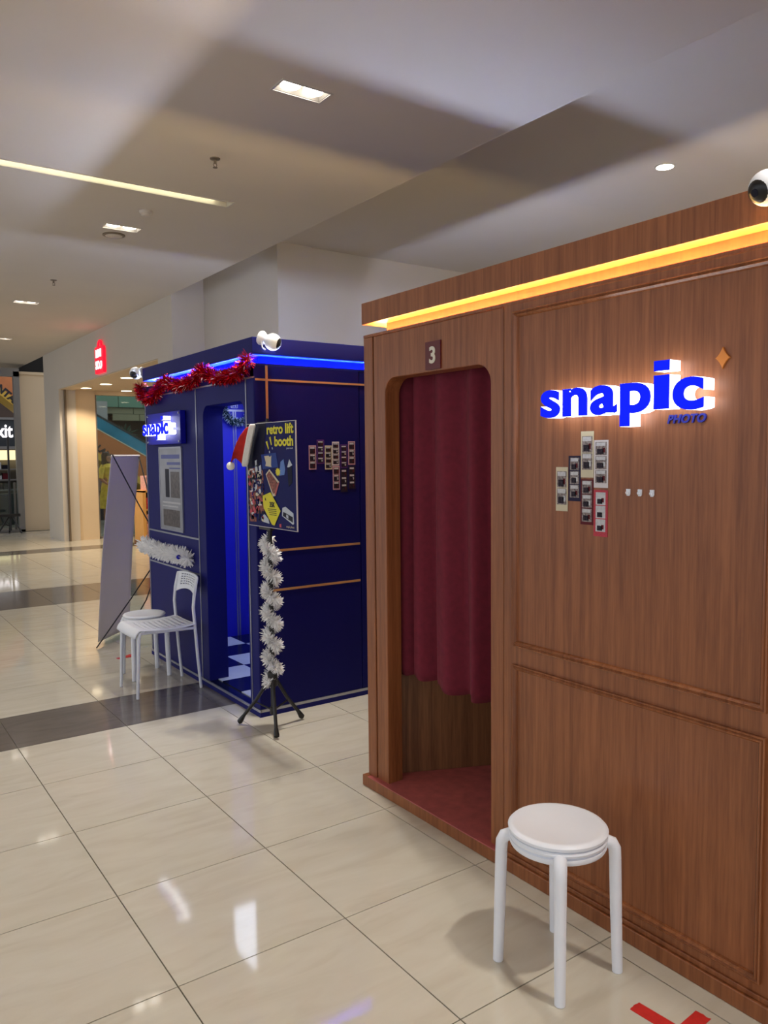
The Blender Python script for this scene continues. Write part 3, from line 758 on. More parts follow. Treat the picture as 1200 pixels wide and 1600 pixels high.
path = bez([(gx, 6.17, 2.135), (gx-0.01, 6.08, 2.055), (gx, 5.93, 2.015), (gx, 5.75, 2.075), (gx, 5.60, 2.125), (gx, 5.38, 2.075), (gx, 5.10, 2.085), (gx, 4.92, 2.135), (gx, 4.72, 2.075), (gx, 4.52, 2.065), (gx, 4.36, 2.075), (gx, 4.26, 2.130), (gx, 4.225, 2.165)], 8)
t = thing('red_garland', 'sparkling red tinsel garland draped along the top of the blue booth', 'garland', path[len(path)//2])
MB().tube(path, 0.006, 6).build('cord', 'red_tinsel', t, True)
tinsel_mesh(path, 0.01, 5200, 0.058, 0.0042, 3).build('tinsel', 'red_tinsel', t, fix=False)['kind'] = 'stuff'
tinsel_mesh(path, 0.04, 420, 0.060, 0.007, 33).build('painted_glints', 'pink_glint', t, fix=False)['kind'] = 'stuff'  # pale pieces put the tinsel's sparkle into colour
path = bez([(BX-0.045, 6.20, 0.895), (BX-0.05, 6.0, 0.885), (BX-0.05, 5.75, 0.872), (BX-0.05, 5.45, 0.880), (BX-0.05, 5.24, 0.872)], 8)
t = thing('white_garland', 'fluffy white tinsel garland running across the blue booth front above the chair', 'garland', path[len(path)//2], 'white tinsel garlands')
MB().tube(path, 0.008, 6).build('cord', 'white_tinsel', t, True)
tinsel_mesh(path, 0.01, 1700, 0.070, 0.011, 4).build('tinsel', 'white_tinsel', t, fix=False)['kind'] = 'stuff'
MB().sphere((BX-0.105, 5.275, 0.885), 0.016, 12, 8).build('bauble', 'board_blue', t, True)

# wreath on the far inner wall of the blue booth
wc = V((2.835, yw-0.05, 1.985)); R = 0.122
t = thing('wreath', 'frosted green wreath hanging on the inner wall of the blue booth', 'wreath', wc)
cir = [(wc.x+R*math.cos(2*PI*k/40), wc.y, wc.z+R*math.sin(2*PI*k/40)) for k in range(41)]
tinsel_mesh(cir, 0.01, 1700, 0.040, 0.007, 8).build('foliage', 'wreath_green', t, fix=False)['kind'] = 'stuff'
tinsel_mesh(cir, 0.05, 1100, 0.044, 0.006, 9).build('frosted_tips', 'wreath_tip', t, fix=False)['kind'] = 'stuff'

# ================================================================== POSTER STAND
PX_, PY_ = 2.055, 4.045
t = thing('poster_stand', 'black tripod stand with slim pole in front of the blue booth corner', 'stand', (PX_, PY_, 0))
MB().tube([(PX_, PY_, 0.10), (PX_, PY_, 1.20)], 0.014, 14).build('lower_pole', 'black_metal', t, True)
MB().tube([(PX_, PY_, 1.10), (PX_, PY_, 1.79)], 0.009, 12).build('upper_pole', 'black_metal', t, True)
MB().lathe([(0.026, 0.25), (0.028, 0.26), (0.028, 0.33), (0.018, 0.34)], (PX_, PY_, 0), 16).build('hub', 'black_metal', t, True)
MB().lathe([(0.020, 0.085), (0.020, 0.125), (0.015, 0.13)], (PX_, PY_, 0), 14).build('collar', 'black_metal', t, True)
for (fx, fy) in ((1.985, 3.875), (1.925, 4.215), (2.255, 4.075)):
    a = V((PX_, PY_, 0.29)); d = V((fx, fy, 0.03)); h = (V((fx, fy, 0.29))-a).normalized()
    lg = MB().tube([a + h*0.02, a.lerp(d, 0.5), d], 0.0105, 12).build('leg', 'black_metal', t, True)
    MB().tube([d + (a-d).normalized()*0.03, d + V((0, 0, -0.006)), d - (a-d).normalized()*0.014 + V((0, 0, -0.002))], [0.012, 0.017, 0.015], 12).build('rubber_foot', 'black_plastic', lg, True)
    mb = MB().tube([V((PX_, PY_, 0.105)), a.lerp(d, 0.55)], 0.005, 8).build('brace', 'black_metal', t, True)
MB().box(2.022, 2.05, PY_-0.07, PY_+0.07, 1.745, 1.772).build('top_clamp', 'black_plastic', t, bev=0.004)
MB().box(2.022, 2.05, PY_-0.07, PY_+0.07, 1.160, 1.186).build('bottom_clamp', 'black_plastic', t, bev=0.004)

# the poster (faces -X)
pz0, pz1, py0, py1, px = 1.180, 1.762, 3.655, 4.235, 2.018
ps = thing('poster', 'navy lift booth poster with yellow lettering clipped to the tripod stand', 'poster', (px, (py0+py1)/2, pz0))
MB().box(px, px+0.004, py0, py1, pz0, pz1).build('board', 'poster_navy', ps)
MB().box(px-0.001, px+0.005, py0-0.006, py0, pz0-0.003, pz1+0.003).box(px-0.001, px+0.005, py0, py1, pz1, pz1+0.003).box(px-0.001, px+0.005, py0, py1, pz0-0.003, pz0).build('edge', 'strip_white', ps)
PW, PH = py1-py0, pz1-pz0
def pp(u, v, k=1): return (px-0.0006*k, py1-u*PW, pz1-v*PH)          # u to the right, v downwards, 0..1
def ppoly(name, uv, m, k=1, parent=ps):
    return MB().prism([pp(u, v, k) for u, v in uv], (-0.0005, 0, 0), 'x').build(name, m, parent)
def ptext(s, u, v, size, m, wx=1.0, bold=0.02, align='RIGHT', rot=0.0, k=3):
    me = text_mesh(s, 1.0, 0.0004, bold, 1.0, align)
    me.transform(Matrix.Rotation(rot, 4, 'Z'))
    p = pp(u, v, k); me.transform(Matrix.Translation(V(p)) @ FACE_NX.to_4x4() @ Matrix.Diagonal((size*PH*wx, size*PH, 1, 1)))
    return link('lettering', me, m, ps)
ppoly('dark_backdrop', [(0, 0), (0.42, 0), (0.36, 0.36), (0, 0.45)], 'poster_dark', 1)
ptext('retro lift', 0.965, 0.105, 0.125, 'poster_yellow', 1.22, 0.036)
ptext('booth', 0.965, 0.220, 0.125, 'poster_yellow', 1.22, 0.036)
ptext('photo booth', 0.955, 0.253, 0.024, 'poster_pale', 1.0, 0.0)
ppoly('exclamation', [(0.415, 0.18), (0.445, 0.17), (0.478, 0.24), (0.466, 0.255)], 'poster_yellow', 2)
ppoly('exclamation', [(0.488, 0.14), (0.518, 0.13), (0.540, 0.205), (0.526, 0.215)], 'poster_yellow', 2)
ppoly('exclamation', [(0.478, 0.27), (0.495, 0.265), (0.502, 0.285), (0.486, 0.29)], 'poster_pale', 2)
ppoly('exclamation', [(0.538, 0.235), (0.552, 0.232), (0.558, 0.250), (0.545, 0.254)], 'poster_pale', 2)
ppoly('machine', [(0.31, 0.30), (0.62, 0.285), (0.66, 0.42), (0.34, 0.44)], 'poster_blue', 2)
ppoly('paper_scroll', [(0.38, 0.315), (0.47, 0.31), (0.50, 0.325), (0.53, 0.31), (0.52, 0.40), (0.53, 0.42), (0.46, 0.415), (0.40, 0.41), (0.415, 0.38)], 'strip_cream', 4)
ppoly('figure', [(0.71, 0.37), (0.77, 0.345), (0.80, 0.44), (0.78, 0.49), (0.68, 0.50)], 'poster_sky', 2)
ppoly('triangle', [(0.84, 0.42), (0.88, 0.345), (0.935, 0.40), (0.87, 0.42)], 'poster_pale', 2)
ppoly('figure', [(0.84, 0.43), (0.93, 0.41), (0.93, 0.56), (0.86, 0.60)], 'poster_dark', 2)
st = [(0.655 + (0.055 if k % 2 else 0.035)*math.cos(2*PI*k/20), 0.465 + (0.042 if k % 2 else 0.028)*math.sin(2*PI*k/20)) for k in range(20)]
ppoly('star_badge', st, 'poster_yellow', 3)
ppoly('ticket', [(0.40, 0.49), (0.48, 0.44), (0.68, 0.56), (0.60, 0.69), (0.54, 0.70)], 'strip_cream', 2)
ppoly('ticket_picture', [(0.42, 0.50), (0.48, 0.46), (0.65, 0.57), (0.585, 0.665), (0.55, 0.675)], 'poster_skin', 4)
ppoly('ticket_edge', [(0.66, 0.565), (0.68, 0.56), (0.60, 0.69), (0.585, 0.675)], 'poster_pink', 5)
ppoly('price_tag', [(0.33, 0.70), (0.50, 0.66), (0.70, 0.83), (0.57, 0.975), (0.52, 0.97), (0.35, 0.82)], 'poster_yellow', 6)
ptext('35K', 0.585, 0.800, 0.066, 'poster_ink', 0.95, 0.035, 'RIGHT', 0.0, 9)
for k in range(4): ppoly('tag_text', [(0.44+0.012*k, 0.818+0.018*k), (0.62, 0.818+0.018*k), (0.62, 0.824+0.018*k), (0.44+0.012*k, 0.824+0.018*k)], 'poster_ink', 8)
ppoly('tag_hole', [(0.385, 0.715), (0.40, 0.725), (0.405, 0.745), (0.385, 0.74)], 'poster_ink', 8)
ppoly('cassette', [(0.73, 0.80), (0.79, 0.785), (0.94, 0.84), (0.95, 0.935), (0.93, 0.945), (0.72, 0.875)], 'poster_pale', 2)
ppoly('cassette_face', [(0.75, 0.835), (0.93, 0.875), (0.93, 0.925), (0.74, 0.872)], 'poster_ink', 4)
ppoly('cassette_hub', [(0.81, 0.855), (0.85, 0.865), (0.85, 0.895), (0.81, 0.882)], 'poster_pale', 6)
ppoly('small_logo', [(0.665, 0.955), (0.70, 0.952), (0.70, 0.985), (0.665, 0.985)], 'poster_pink', 2)
ptext('snapic.photo', 0.955, 0.978, 0.030, 'strip_cream', 1.0, 0.0)
rnd = random.Random(5)
for cidx, (u0, v0, n) in enumerate(((0.02, 0.43, 5), (0.19, 0.45, 4))):
    for k in range(n):
        v = v0 + k*0.108
        ppoly('collage_picture', [(u0, v+0.01), (u0+0.15, v), (u0+0.16, v+0.10), (u0+0.01, v+0.105)], 'poster_skin', 2)
        ppoly('collage_caption', [(u0+0.04, v+0.012), (u0+0.11, v+0.008), (u0+0.11, v+0.022), (u0+0.04, v+0.026)], 'strip_white', 4)
for m, cnt in (('poster_dark', 34), ('poster_pink', 16), ('poster_pale', 12), ('poster_navy', 22), ('strip_cream', 10)):
    mb = MB()
    for q in range(cnt):
        u, v = rnd.uniform(0.02, 0.33), rnd.uniform(0.45, 0.94); a, b = rnd.uniform(0.012, 0.035), rnd.uniform(0.012, 0.032)
        mb.prism([pp(u+a*math.cos(2*PI*i/6+q), v+b*math.sin(2*PI*i/6+q), 4 + q % 3) for i in range(6)], (-0.0003, 0, 0), 'x')
    mb.build('collage_print', m, ps)['kind'] = 'stuff'
for k in range(6):
    u = 0.17+0.03*(k % 3)*1.4; v = 0.36+0.05*(k//2)
    ppoly('collage_scrap', [(u, v), (u+0.05, v-0.01), (u+0.06, v+0.05), (u+0.01, v+0.06)], ('poster_pale', 'poster_dark', 'poster_pale')[k % 3], 3)
ppoly('collage_scrap', [(0.33, 0.86), (0.44, 0.92), (0.46, 0.965), (0.33, 0.955)], 'poster_pale', 3)

# white garland spiralling down the pole
path = []
for k in range(90):
    s = k/89; an = 2*PI*6.5*s + 0.6
    path.append((PX_+0.030*math.cos(an), PY_+0.030*math.sin(an), 1.115-0.85*s))
t = thing('white_garland', 'fluffy white tinsel garland wound down the poster stand pole', 'garland', path[-1], 'white tinsel garlands')
MB().tube(path, 0.005, 6).build('cord', 'white_tinsel', t, True)
tinsel_mesh(path, 0.01, 3900, 0.044, 0.008, 12).build('tinsel', 'white_tinsel', t, fix=False)['kind'] = 'stuff'

# santa hat on the poster's upper far corner
t = thing('santa_hat', 'red felt santa hat with white brim and pompom hanging on the poster corner', 'hat', (2.00, 4.25, 1.65))
top = V((1.982, 4.085, 1.757)); bot = V((1.982, 4.200, 1.522))
n = 20
def hat_ring(c, half, thick, k):
    return [c + half*math.cos(2*PI*q/k) + V((0.577, 0.817, 0))*thick*math.sin(2*PI*q/k) for q in range(k)]
def loft(rings, name, m, parent):
    mb = MB(); k = len(rings[0])
    for r in rings: mb.v += [tuple(p) for p in r]
    for a in range(len(rings)-1):
        for q in range(k): mb.f.append((a*k+q, a*k+(q+1) % k, (a+1)*k+(q+1) % k, (a+1)*k+q))
    mb.f.append(tuple(range(k))); mb.f.append(tuple((len(rings)-1)*k+q for q in range(k)))
    return mb.build(name, m, parent, True)
mid = (top+bot)/2; hv = (bot-top)/2; LV = V((-0.817, 0.577, 0))
loft([hat_ring(mid-LV*0.018, hv*0.95, 0.022, n), hat_ring(mid-LV*0.014, hv*1.02, 0.028, n), hat_ring(mid+LV*0.012, hv*1.03, 0.030, n), hat_ring(mid+LV*0.018, hv*0.96, 0.024, n)], 'brim', 'fur_white', t)
def hr(l, dz, k, th): return hat_ring(mid+LV*l+V((0, 0, dz)), hv*k, th, n)
loft([hr(0.012, 0, 0.94, 0.022), hr(0.035, 0.004, 0.80, 0.026), hr(0.060, -0.006, 0.56, 0.024), hr(0.078, -0.030, 0.40, 0.022), hr(0.092, -0.062, 0.28, 0.018), hr(0.100, -0.088, 0.18, 0.014), hr(0.103, -0.104, 0.10, 0.010)], 'cone', 'felt_red', t)
MB().sphere(mid+LV*0.105+V((0, 0, -0.116)), 0.024, 18, 12).build('pompom', 'fur_white', t, True)

# ================================================================== STOOLS, CHAIR
def stool(cx, cy, rot, R, label, leg_r=0.0178):
    t = thing('round_stool', label, 'stool', (cx, cy, 0), 'white round stools')
    prof = [(0.01, 0.452), (R-0.022, 0.451), (R-0.016, 0.4535), (R-0.006, 0.4515), (R, 0.445), (R-0.001, 0.437), (R-0.008, 0.431)]
    MB().lathe(prof, (cx, cy, 0), 48).build('seat_top', 'white_plastic', t, True)
    MB().lathe([(R-0.012, 0.4325), (R-0.004, 0.430), (R-0.001, 0.424), (R-0.003, 0.417), (R-0.012, 0.412), (R-0.005, 0.409), (R-0.003, 0.401), (R-0.007, 0.393), (R-0.016, 0.388), (0.01, 0.388)], (cx, cy, 0), 48).build('seat_rim', 'white_plastic', t, True)
    for k in range(4):
        an = rot + PI/2*k; d = V((math.cos(an), math.sin(an), 0)); c = V((cx, cy, 0))
        pts = [c + d*(R-0.03) + V((0, 0, 0.405)), c + d*(R-0.004) + V((0, 0, 0.409)), c + d*(R+0.010) + V((0, 0, 0.404)), c + d*(R+0.018) + V((0, 0, 0.388)), c + d*(R+0.020) + V((0, 0, 0.36)), c + d*(R+0.024) + V((0, 0, 0.20)), c + d*(R+0.030) + V((0, 0, 0.001))]
        MB().tube(pts, [0.019, 0.0195, 0.0195, 0.019, leg_r+.0005, leg_r, leg_r-0.002], 16).build('leg', 'white_plastic', t, True)
stool(1.768, 1.603, math.radians(45), 0.150, 'white plastic round stool standing in front of the wooden booth')
stool(1.838, 5.632, math.radians(45), 0.150, 'white plastic round stool behind the chair at the blue booth')

def chair():
    """white perforated chair facing -X, rear legs by the blue booth"""
    t = thing('chair', 'white perforated chair standing against the blue booth front', 'chair', (1.80, 5.24, 0))
    y0, y1 = 5.07, 5.425
    xf, xr = 1.600, 2.000
    for yy in (y0, y1):
        MB().tube([(xf-0.006, yy, 0.001), (xf+0.004, yy, 0.22), (xf+0.012, yy, 0.40), (xf+0.022, yy, 0.432), (xf+0.05, yy, 0.445)], [0.010, 0.011, 0.012, 0.012, 0.011], 14).build('leg', 'white_metal', t, True)
        MB().tube([(xr+0.030, yy, 0.001), (xr+0.012, yy, 0.22), (xr-0.002, yy, 0.43), (xr-0.010, yy, 0.56), (xr+0.000, yy, 0.66), (xr+0.022, yy, 0.755)], [0.010, 0.011, 0.0115, 0.0115, 0.011, 0.010], 14).build('leg', 'white_metal', t, True)
        MB().tube([(xf+0.02, yy, 0.430), (xr, yy, 0.420)], 0.010, 12).build('side_rail', 'white_metal', t, True)
    def sheet(name, fn, nu, nv, hole, thick):
        mb = MB()
        for a in range(nu+1):
            for b in range(nv+1): mb.v.append(tuple(fn(a/nu, b/nv)))
        for a in range(nu):
            for b in range(nv):
                if hole(a, b): continue
                i = a*(nv+1)+b; mb.f.append((i, i+1, i+nv+2, i+nv+1))
        o = mb.build(name, 'white_plastic', t, True)
        s = o.modifiers.new('thickness', 'SOLIDIFY'); s.thickness = thick; s.offset = 0
        return o
    def seat(u, v):
        # u: front -> rear, v: side -> side ; front edge rolls down
        s = u*0.47; yy = (y0-0.015) + (y1-y0+0.03)*v
        if s < 0.07:
            an = (1-s/0.07)*PI/2.1; x = xf+0.035-0.050*math.sin(an); z = 0.454-0.055*(1-math.cos(an))
        else:
            x = xf+0.035+(s-0.07); z = 0.454-0.014*math.sin(PI*min(1, (s-0.07)/0.38))-0.004
        z -= 0.006*math.cos((v-0.5)*PI)
        return V((min(x, xr+0.0), yy, z))
    sheet('seat', seat, 40, 43, lambda a, b: 8 < a < 34 and a % 3 == 0 and 5 < b < 38 and b % 4 != 0, 0.008)
    def back(u, v):
        yy = (y0-0.012) + (y1-y0+0.024)*v; zt = 0.775 - 0.012*(2*v-1)**4
        arch = 0.605 + 0.055*(1-(2*v-1)**2)**0.6 if 0.02 < v < 0.98 else 0.56
        z = arch + (zt-arch)*u
        return V((xr-0.010 + 0.036*max(0, (z-0.58))/0.2 + 0.022*(1-(2*v-1)**2), yy, z))
    sheet('backrest', back, 22, 43, lambda a, b: 4 < a < 20 and a % 3 == 0 and 6 < b < 37 and b % 4 != 0, 0.008)
chair()

# ================================================================== FLOOR TAPE
def tape_cross(name, strips_, label):
    t = thing(name, label, 'tape', (strips_[0][0][0], strips_[0][0][1], 0))
    for i, (a, b, wd) in enumerate(strips_):
        a, b = V(a+(0,)), V(b+(0,)); d = (b-a).normalized(); s = V((-d.y, d.x, 0))*wd/2; z = 0.0006+0.0005*i
        rn = random.Random(i); left = []; right = []
        e0 = [a + s*(1-2*k/6) + d*rn.uniform(-0.003, 0.003) for k in range(7)]
        e1 = [b - s*(1-2*k/6) + d*rn.uniform(-0.003, 0.003) for k in range(7)]
        MB().prism([p + V((0, 0, z)) for p in e0+e1], (0, 0, 0.0004), 'z').build('tape_strip', 'red_tape', t)
tape_cross('floor_tape_cross', [((1.810, 1.350), (1.832, 1.06), 0.045), ((1.935, 1.212), (1.700, 1.195), 0.045)], 'red tape cross on the floor beside the front stool')
tape_cross('floor_tape_cross', [((1.80, 6.215), (1.93, 6.225), 0.05), ((1.94, 6.275), (1.84, 6.205), 0.05)], 'red tape cross on the floor behind the white chair')

# ================================================================== X-BANNER
t = thing('banner_stand', 'blank pale back of a standing banner on black crossed rods', 'banner', (2.0, 7.0, 0))
TL, TR, BL, BR = V((2.00, 6.86, 1.605)), V((2.36, 7.22, 1.605)), V((1.80, 6.745, 0.03)), V((2.20, 7.17, 0.03))
mb = MB(); NU, NV = 14, 30
nrm = (TR-TL).cross(BL-TL).normalized()
for a in range(NU+1):
    for b in range(NV+1):
        u, v = a/NU, b/NV; p = TL.lerp(TR, u).lerp(BL.lerp(BR, u), v); sag = 0.05*math.sin(PI*v)*(0.35+0.65*math.sin(PI*u)); mb.v.append(tuple(p - nrm*sag*(-1)))
for a in range(NU):
    for b in range(NV):
        i = a*(NV+1)+b; mb.f.append((i, i+1, i+NV+2, i+NV+1))
o = mb.build('banner_sheet', 'banner_back', t, True); s = o.modifiers.new('thickness', 'SOLIDIFY'); s.thickness = 0.0015
d = (TR-TL).normalized()
MB().tube([TL+V((0, 0, -0.012)), TR+V((0, 0, -0.012))], 0.007, 8).build('hem', 'banner_back', t, True)
hub = V((2.36, 6.66, 0.78))
MB().sphere(hub, 0.028, 12, 8).build('hub', 'black_plastic', t, True)
for e in (TL + V((0.01, 0, 0)), TR + V((-0.01, 0, 0)), BL + V((-0.035, -0.085, -0.026))):
    MB().tube([hub, hub.lerp(e, 0.5) + V((0, 0, -0.01)), e], 0.0055, 8).build('rod', 'black_metal', t, True)
MB().tube([hub, (2.30, 6.98, 0.30), BR + V((-0.0, -0.02, 0.0))], 0.0055, 8).build('rod', 'black_metal', t, True)
MB().tube([hub, (2.75, 6.45, 0.006)], 0.0055, 8).build('rear_foot', 'black_metal', t, True)

# ================================================================== SHOP SIGN
t = thing('shop_sign', 'red shopping-bag shaped light sign with white letters on the shop bulkhead', 'sign', (3.6, 12.85, 2.92))
sy0, sy1, sz0, sz1 = 12.62, 13.06, 2.915, 3.33
ol = [(sy0, sz0), (sy1, sz0), (sy1, sz1-0.03), (sy1-0.03, sz1), (sy0+0.03, sz1), (sy0, sz1-0.03)]
MB().prism([(3.60, a, b) for a, b in ol], (0.045, 0, 0), 'x').build('bag', 'sign_red', t)
mb = MB(); hp = [(3.622, 12.84+0.10*math.cos(PI*k/12), sz1-0.01+0.10*math.sin(PI*k/12)) for k in range(13)]
mb.tube(hp, 0.018, 8).build('handle', 'sign_red', t, True)
me = place(text_mesh('MINI', 0.15, 0.006, 0.002, 1.0, 'CENTER'), FACE_NX, (3.595, 12.84, 3.165), 0.95, 1.15); link('lettering', me, 'sign_lit', t)
me = place(text_mesh('SO', 0.15, 0.006, 0.004, 1.0, 'CENTER'), FACE_NX, (3.595, 12.90, 2.985), 1.1, 1.15); link('lettering', me, 'sign_lit', t)
MB().tube([(3.597, 12.70, 3.09), (3.597, 12.69, 3.02), (3.597, 12.74, 2.985), (3.597, 12.79, 3.0)], 0.014, 8).build('smile', 'sign_lit', t, True)

# ================================================================== SHOP DISPLAY
t = thing('display_shelf', 'light wooden shop display shelf seen behind the banner', 'shelf', (5.0, 14.4, 0))
MB().box(4.64, 4.70, 14.1, 14.6, 0.06, 0.98).build('side_panel', 'display_wood', t)
MB().box(5.5, 5.56, 14.1, 14.6, 0.06, 0.98).build('side_panel', 'display_wood', t)
MB().box(4.64, 5.56, 14.1, 14.6, 0.95, 0.985).build('top_shelf', 'display_wood', t)
MB().box(4.70, 5.50, 14.12, 14.6, 0.62, 0.65).build('middle_shelf', 'display_wood', t)
MB().box(4.70, 5.50, 14.58, 14.6, 0.06, 0.95).build('back_panel', 'wood_dark', t)
MB().box(4.62, 5.58, 14.08, 14.6, 0, 0.06).build('plinth', 'wood_dark', t)
k = 0
for r_, (z0, m, dz, nm) in enumerate([(0.65, 'box_red', 0.20, 'red box standing in the middle of the display shelf'), (0.06, 'box_pink', 0.16, 'pink box stacked low in the display shelf'), (0.225, 'box_pink', 0.16, 'pink box stacked second in the display shelf'), (0.39, 'box_pink', 0.16, 'pink box stacked third in the display shelf'), (0.985, 'box_pink', 0.26, 'pink box standing on top of the display shelf')]):
    for q in range(1):
        x = 4.72+0.25*q
        b_ = thing('gift_box', nm, 'box', (x+.11, 14.3, z0), nm.replace('box', 'boxes'))
        MB().box(x, x+0.22, 14.15, 14.45, z0+0.001, z0+dz).build('carton', m, b_, bev=0.004)
        MB().box(x+0.07, x+0.15, 14.147, 14.15, z0+dz*0.35, z0+dz*0.75).build('sticker', 'strip_white', b_)

# ================================================================== FAR HALL
# green gallery edge with separate panels, beige band below
g = thing('gallery_edge', 'green panelled gallery edge seen high through the shop window', 'gallery', (7, 25, 2.9))
for k in range(9):
    x0 = 6.0+0.78*k; MB().box(x0+0.01, x0+0.77, 25.0, 25.08, 3.16, 4.6).build('green_panel', 'green_panel', g)
for k in range(8):
    x0 = 7.2+0.85*k; MB().box(x0+0.01, x0+0.84, 25.1, 25.16, 2.96, 3.14).build('beige_panel', 'beige_panel', g); MB().box(x0+0.2, x0+1.03, 25.1, 25.16, 2.75, 2.95).build('beige_panel', 'beige_panel', g)
MB().box(6.0, 14, 25.165, 26.399, 2.97, 3.15).build('soffit', 'esc_dark', g)
struct(box('wall_gallery', 6.0, 14, 26.4, 26.5, -1, 3.4, 'brown_wall'))
struct(box('wall_pillar', 6.75, 7.1, 24.6, 24.9, -1, 3.3, 'metal_gray'))
pl = thing('potted_palm', 'dark spiky plant above the teal escalator side', 'plant', (7.35, 23.6, 2.0))
for k in range(16):
    an = PI*(k+0.5)/16; L = 0.45*random.Random(k).uniform(0.7, 1.1)
    tip = V((7.25 + L*math.cos(an), 23.6+0.15*math.sin(k*2.4), 2.22 + L*0.9*math.sin(an)))
    MB().tube([(7.25, 23.6, 2.15), V((7.25, 23.6, 2.15)).lerp(tip, 0.55)+V((0, 0, 0.04)), tip], [0.012, 0.03, 0.003], 5).build('frond', 'plant', pl)
MB().lathe([(0.12, 0.0), (0.16, 0.28), (0.15, 0.30)], (7.25, 23.6, 1.87), 16).build('pot', 'esc_dark', pl, True)
struct(box('trim_7', 6.9, 7.6, 23.4, 23.9, -1, 1.87, 'brown_wall'))

def escalator(X0, Z0, X1, Z1, y, thick, label, word, tx, tz, ts, ang, grp):
    """inclined escalator side in the XZ plane: teal balustrade, orange cladding, yellow band"""
    t = thing('escalator', label, 'escalator', ((X0+X1)/2, y, 0), grp)
    def band(name, a0, a1, b0, b1, m, yy, th):
        MB().prism([(X0, yy, Z0+a0), (X1, yy, Z1+b0), (X1, yy, Z1+b1), (X0, yy, Z0+a1)], (0, th, 0), 'y').build(name, m, t)
    band('balustrade', -0.36, -0.015, -0.36, -0.015, 'esc_teal', y, 0.03)
    band('balustrade', -0.36, -0.015, -0.36, -0.015, 'esc_teal', y+thick-0.03, 0.03)
    band('handrail', -0.02, 0.035, -0.02, 0.035, 'esc_dark', y-0.02, 0.07)
    band('steps', -0.42, -0.32, -0.42, -0.32, 'esc_dark', y+0.04, thick-0.08)
    band('skirting', -0.385, -0.355, -0.385, -0.355, 'strip_cream', y-0.01, 0.03)
    band('cladding', -0.95, -0.385, -1.15, -0.385, 'esc_orange', y, thick)
    band('lower_band', -1.12, -0.95, -1.38, -1.15, 'esc_yellow', y-0.005, thick)
    me = text_mesh(word, ts, 0.01, 0.012, 1.0, 'LEFT'); me.transform(Matrix.Rotation(ang, 4, 'Z'))
    place(me, FACE_NY, (tx, y-0.008, tz)); link('lettering', me, 'ink', t)
    me = text_mesh('Direct Access', ts*0.42, 0.01, 0.0, 1.0, 'LEFT'); me.transform(Matrix.Rotation(ang, 4, 'Z'))
    bpy.data.meshes.remove(me)
    return t
escalator(4.6, 3.57, 9.2, 0.95, 22.0, 1.1, 'escalator with teal side and orange cladding seen through the shop window', 'LANTAI 1', 6.00, 1.83, 0.23, -0.72, 'escalators')
escalator(1.0, 7.0, 4.9, 4.0, 24.0, 1.1, 'orange clad escalator high up at the left edge behind the far column', 'LANTAI 1', 3.70, 3.72, 0.27, -0.74, 'escalators')

# exit store on the far left
t = thing('store_front', 'dark far store front with a white lit exit sign', 'store', (4, 28, 0))
MB().box(-2, 5.9, 28.0, 28.2, 1.98, 2.88).build('sign_band', 'shop_dark', t)
MB().box(-2, 5.9, 27.95, 28.2, 2.85, 2.92).build('sign_rail', 'metal_gray', t); MB().box(-2, 5.9, 27.95, 28.2, 1.90, 1.99).build('sign_rail', 'metal_gray', t)
me = place(text_mesh('exit', 0.60, 0.03, 0.012, 1.0, 'RIGHT'), FACE_NY, (5.02, 27.97, 2.29), 0.74); link('lettering', me, 'sign_lit', t)
MB().box(-2, 5.9, 30.0, 30.1, -1.0, 1.9).build('back_wall', 'shop_shelf', t)
MB().box(-2, 5.9, 29.6, 29.7, 1.55, 1.88).build('lit_header', 'shop_glow', t)
for z in (1.2, 0.85, 0.5, 0.15):
    MB().box(-2, 5.9, 29.5, 29.95, z, z+0.04).build('shelf_board', 'metal_gray', t)
rn = random.Random(11)
for z in (1.24, 0.89, 0.54, 0.19):
    for k in range(5):
        x = 4.1+0.24*k+rn.uniform(-0.02, 0.02); m = rn.choice(['ink', 'strip_maroon', 'poster_ink', 'shop_dark', 'photo_bright', 'strip_navy'])
        o = thing('boxed_item', 'small box on the ' + {1.24: 'highest', 0.89: 'second', 0.54: 'third', 0.19: 'lowest'}[z] + ' shelf of the far exit store, ' + ('leftmost', 'second from left', 'middle', 'second from right', 'rightmost')[k], 'box', (x, 29.7, z), 'boxed items on the far store shelves')
        MB().box(x-0.09, x+0.09, 29.6, 29.85, z+0.001, z+rn.uniform(0.12, 0.26)).build('carton', m, o)
# balustrade of the void in front of it
t = thing('glass_railing', 'glass railing with dark handrail left of the far column', 'railing', (1, 19.0, 0))
MB().box(-4, 3.45, 19.0, 19.015, 0.06, 1.05).build('glass_pane', 'glass', t)
MB().tube([(-4, 19.0, 1.08), (3.45, 19.0, 1.08)], 0.025, 10).build('handrail', 'black_metal', t, True)
for x in (0.6, 2.0, 3.4):
    MB().box(x-0.02, x+0.02, 18.98, 19.03, 0, 1.07).build('post', 'metal_gray', t)
struct(box('wall_void', -7, 6, 20.6, 20.8, -0.1, 0.75, 'shop_dark'))
# black stand at the far left
t = thing('black_stand', 'tall black folding tripod stand at the far left edge', 'stand', (3.165, 18.2, 0))
MB().tube([(3.15, 18.2, 0.06), (3.17, 18.2, 2.04)], 0.022, 10).build('pole', 'black_metal', t, True)
for (fx, fy) in ((2.88, 18.1), (3.34, 18.05), (3.17, 18.45)):
    MB().tube([(3.16, 18.2, 0.42), (fx, fy, 0.01)], 0.018, 8).build('leg', 'black_metal', t, True)
MB().tube([(3.16, 18.2, 0.15), (3.02, 18.15, 0.22)], 0.012, 8).build('brace', 'black_metal', t, True)
MB().box(2.86, 3.34, 18.13, 18.17, 0.36, 0.42).build('tray', 'black_metal', t)

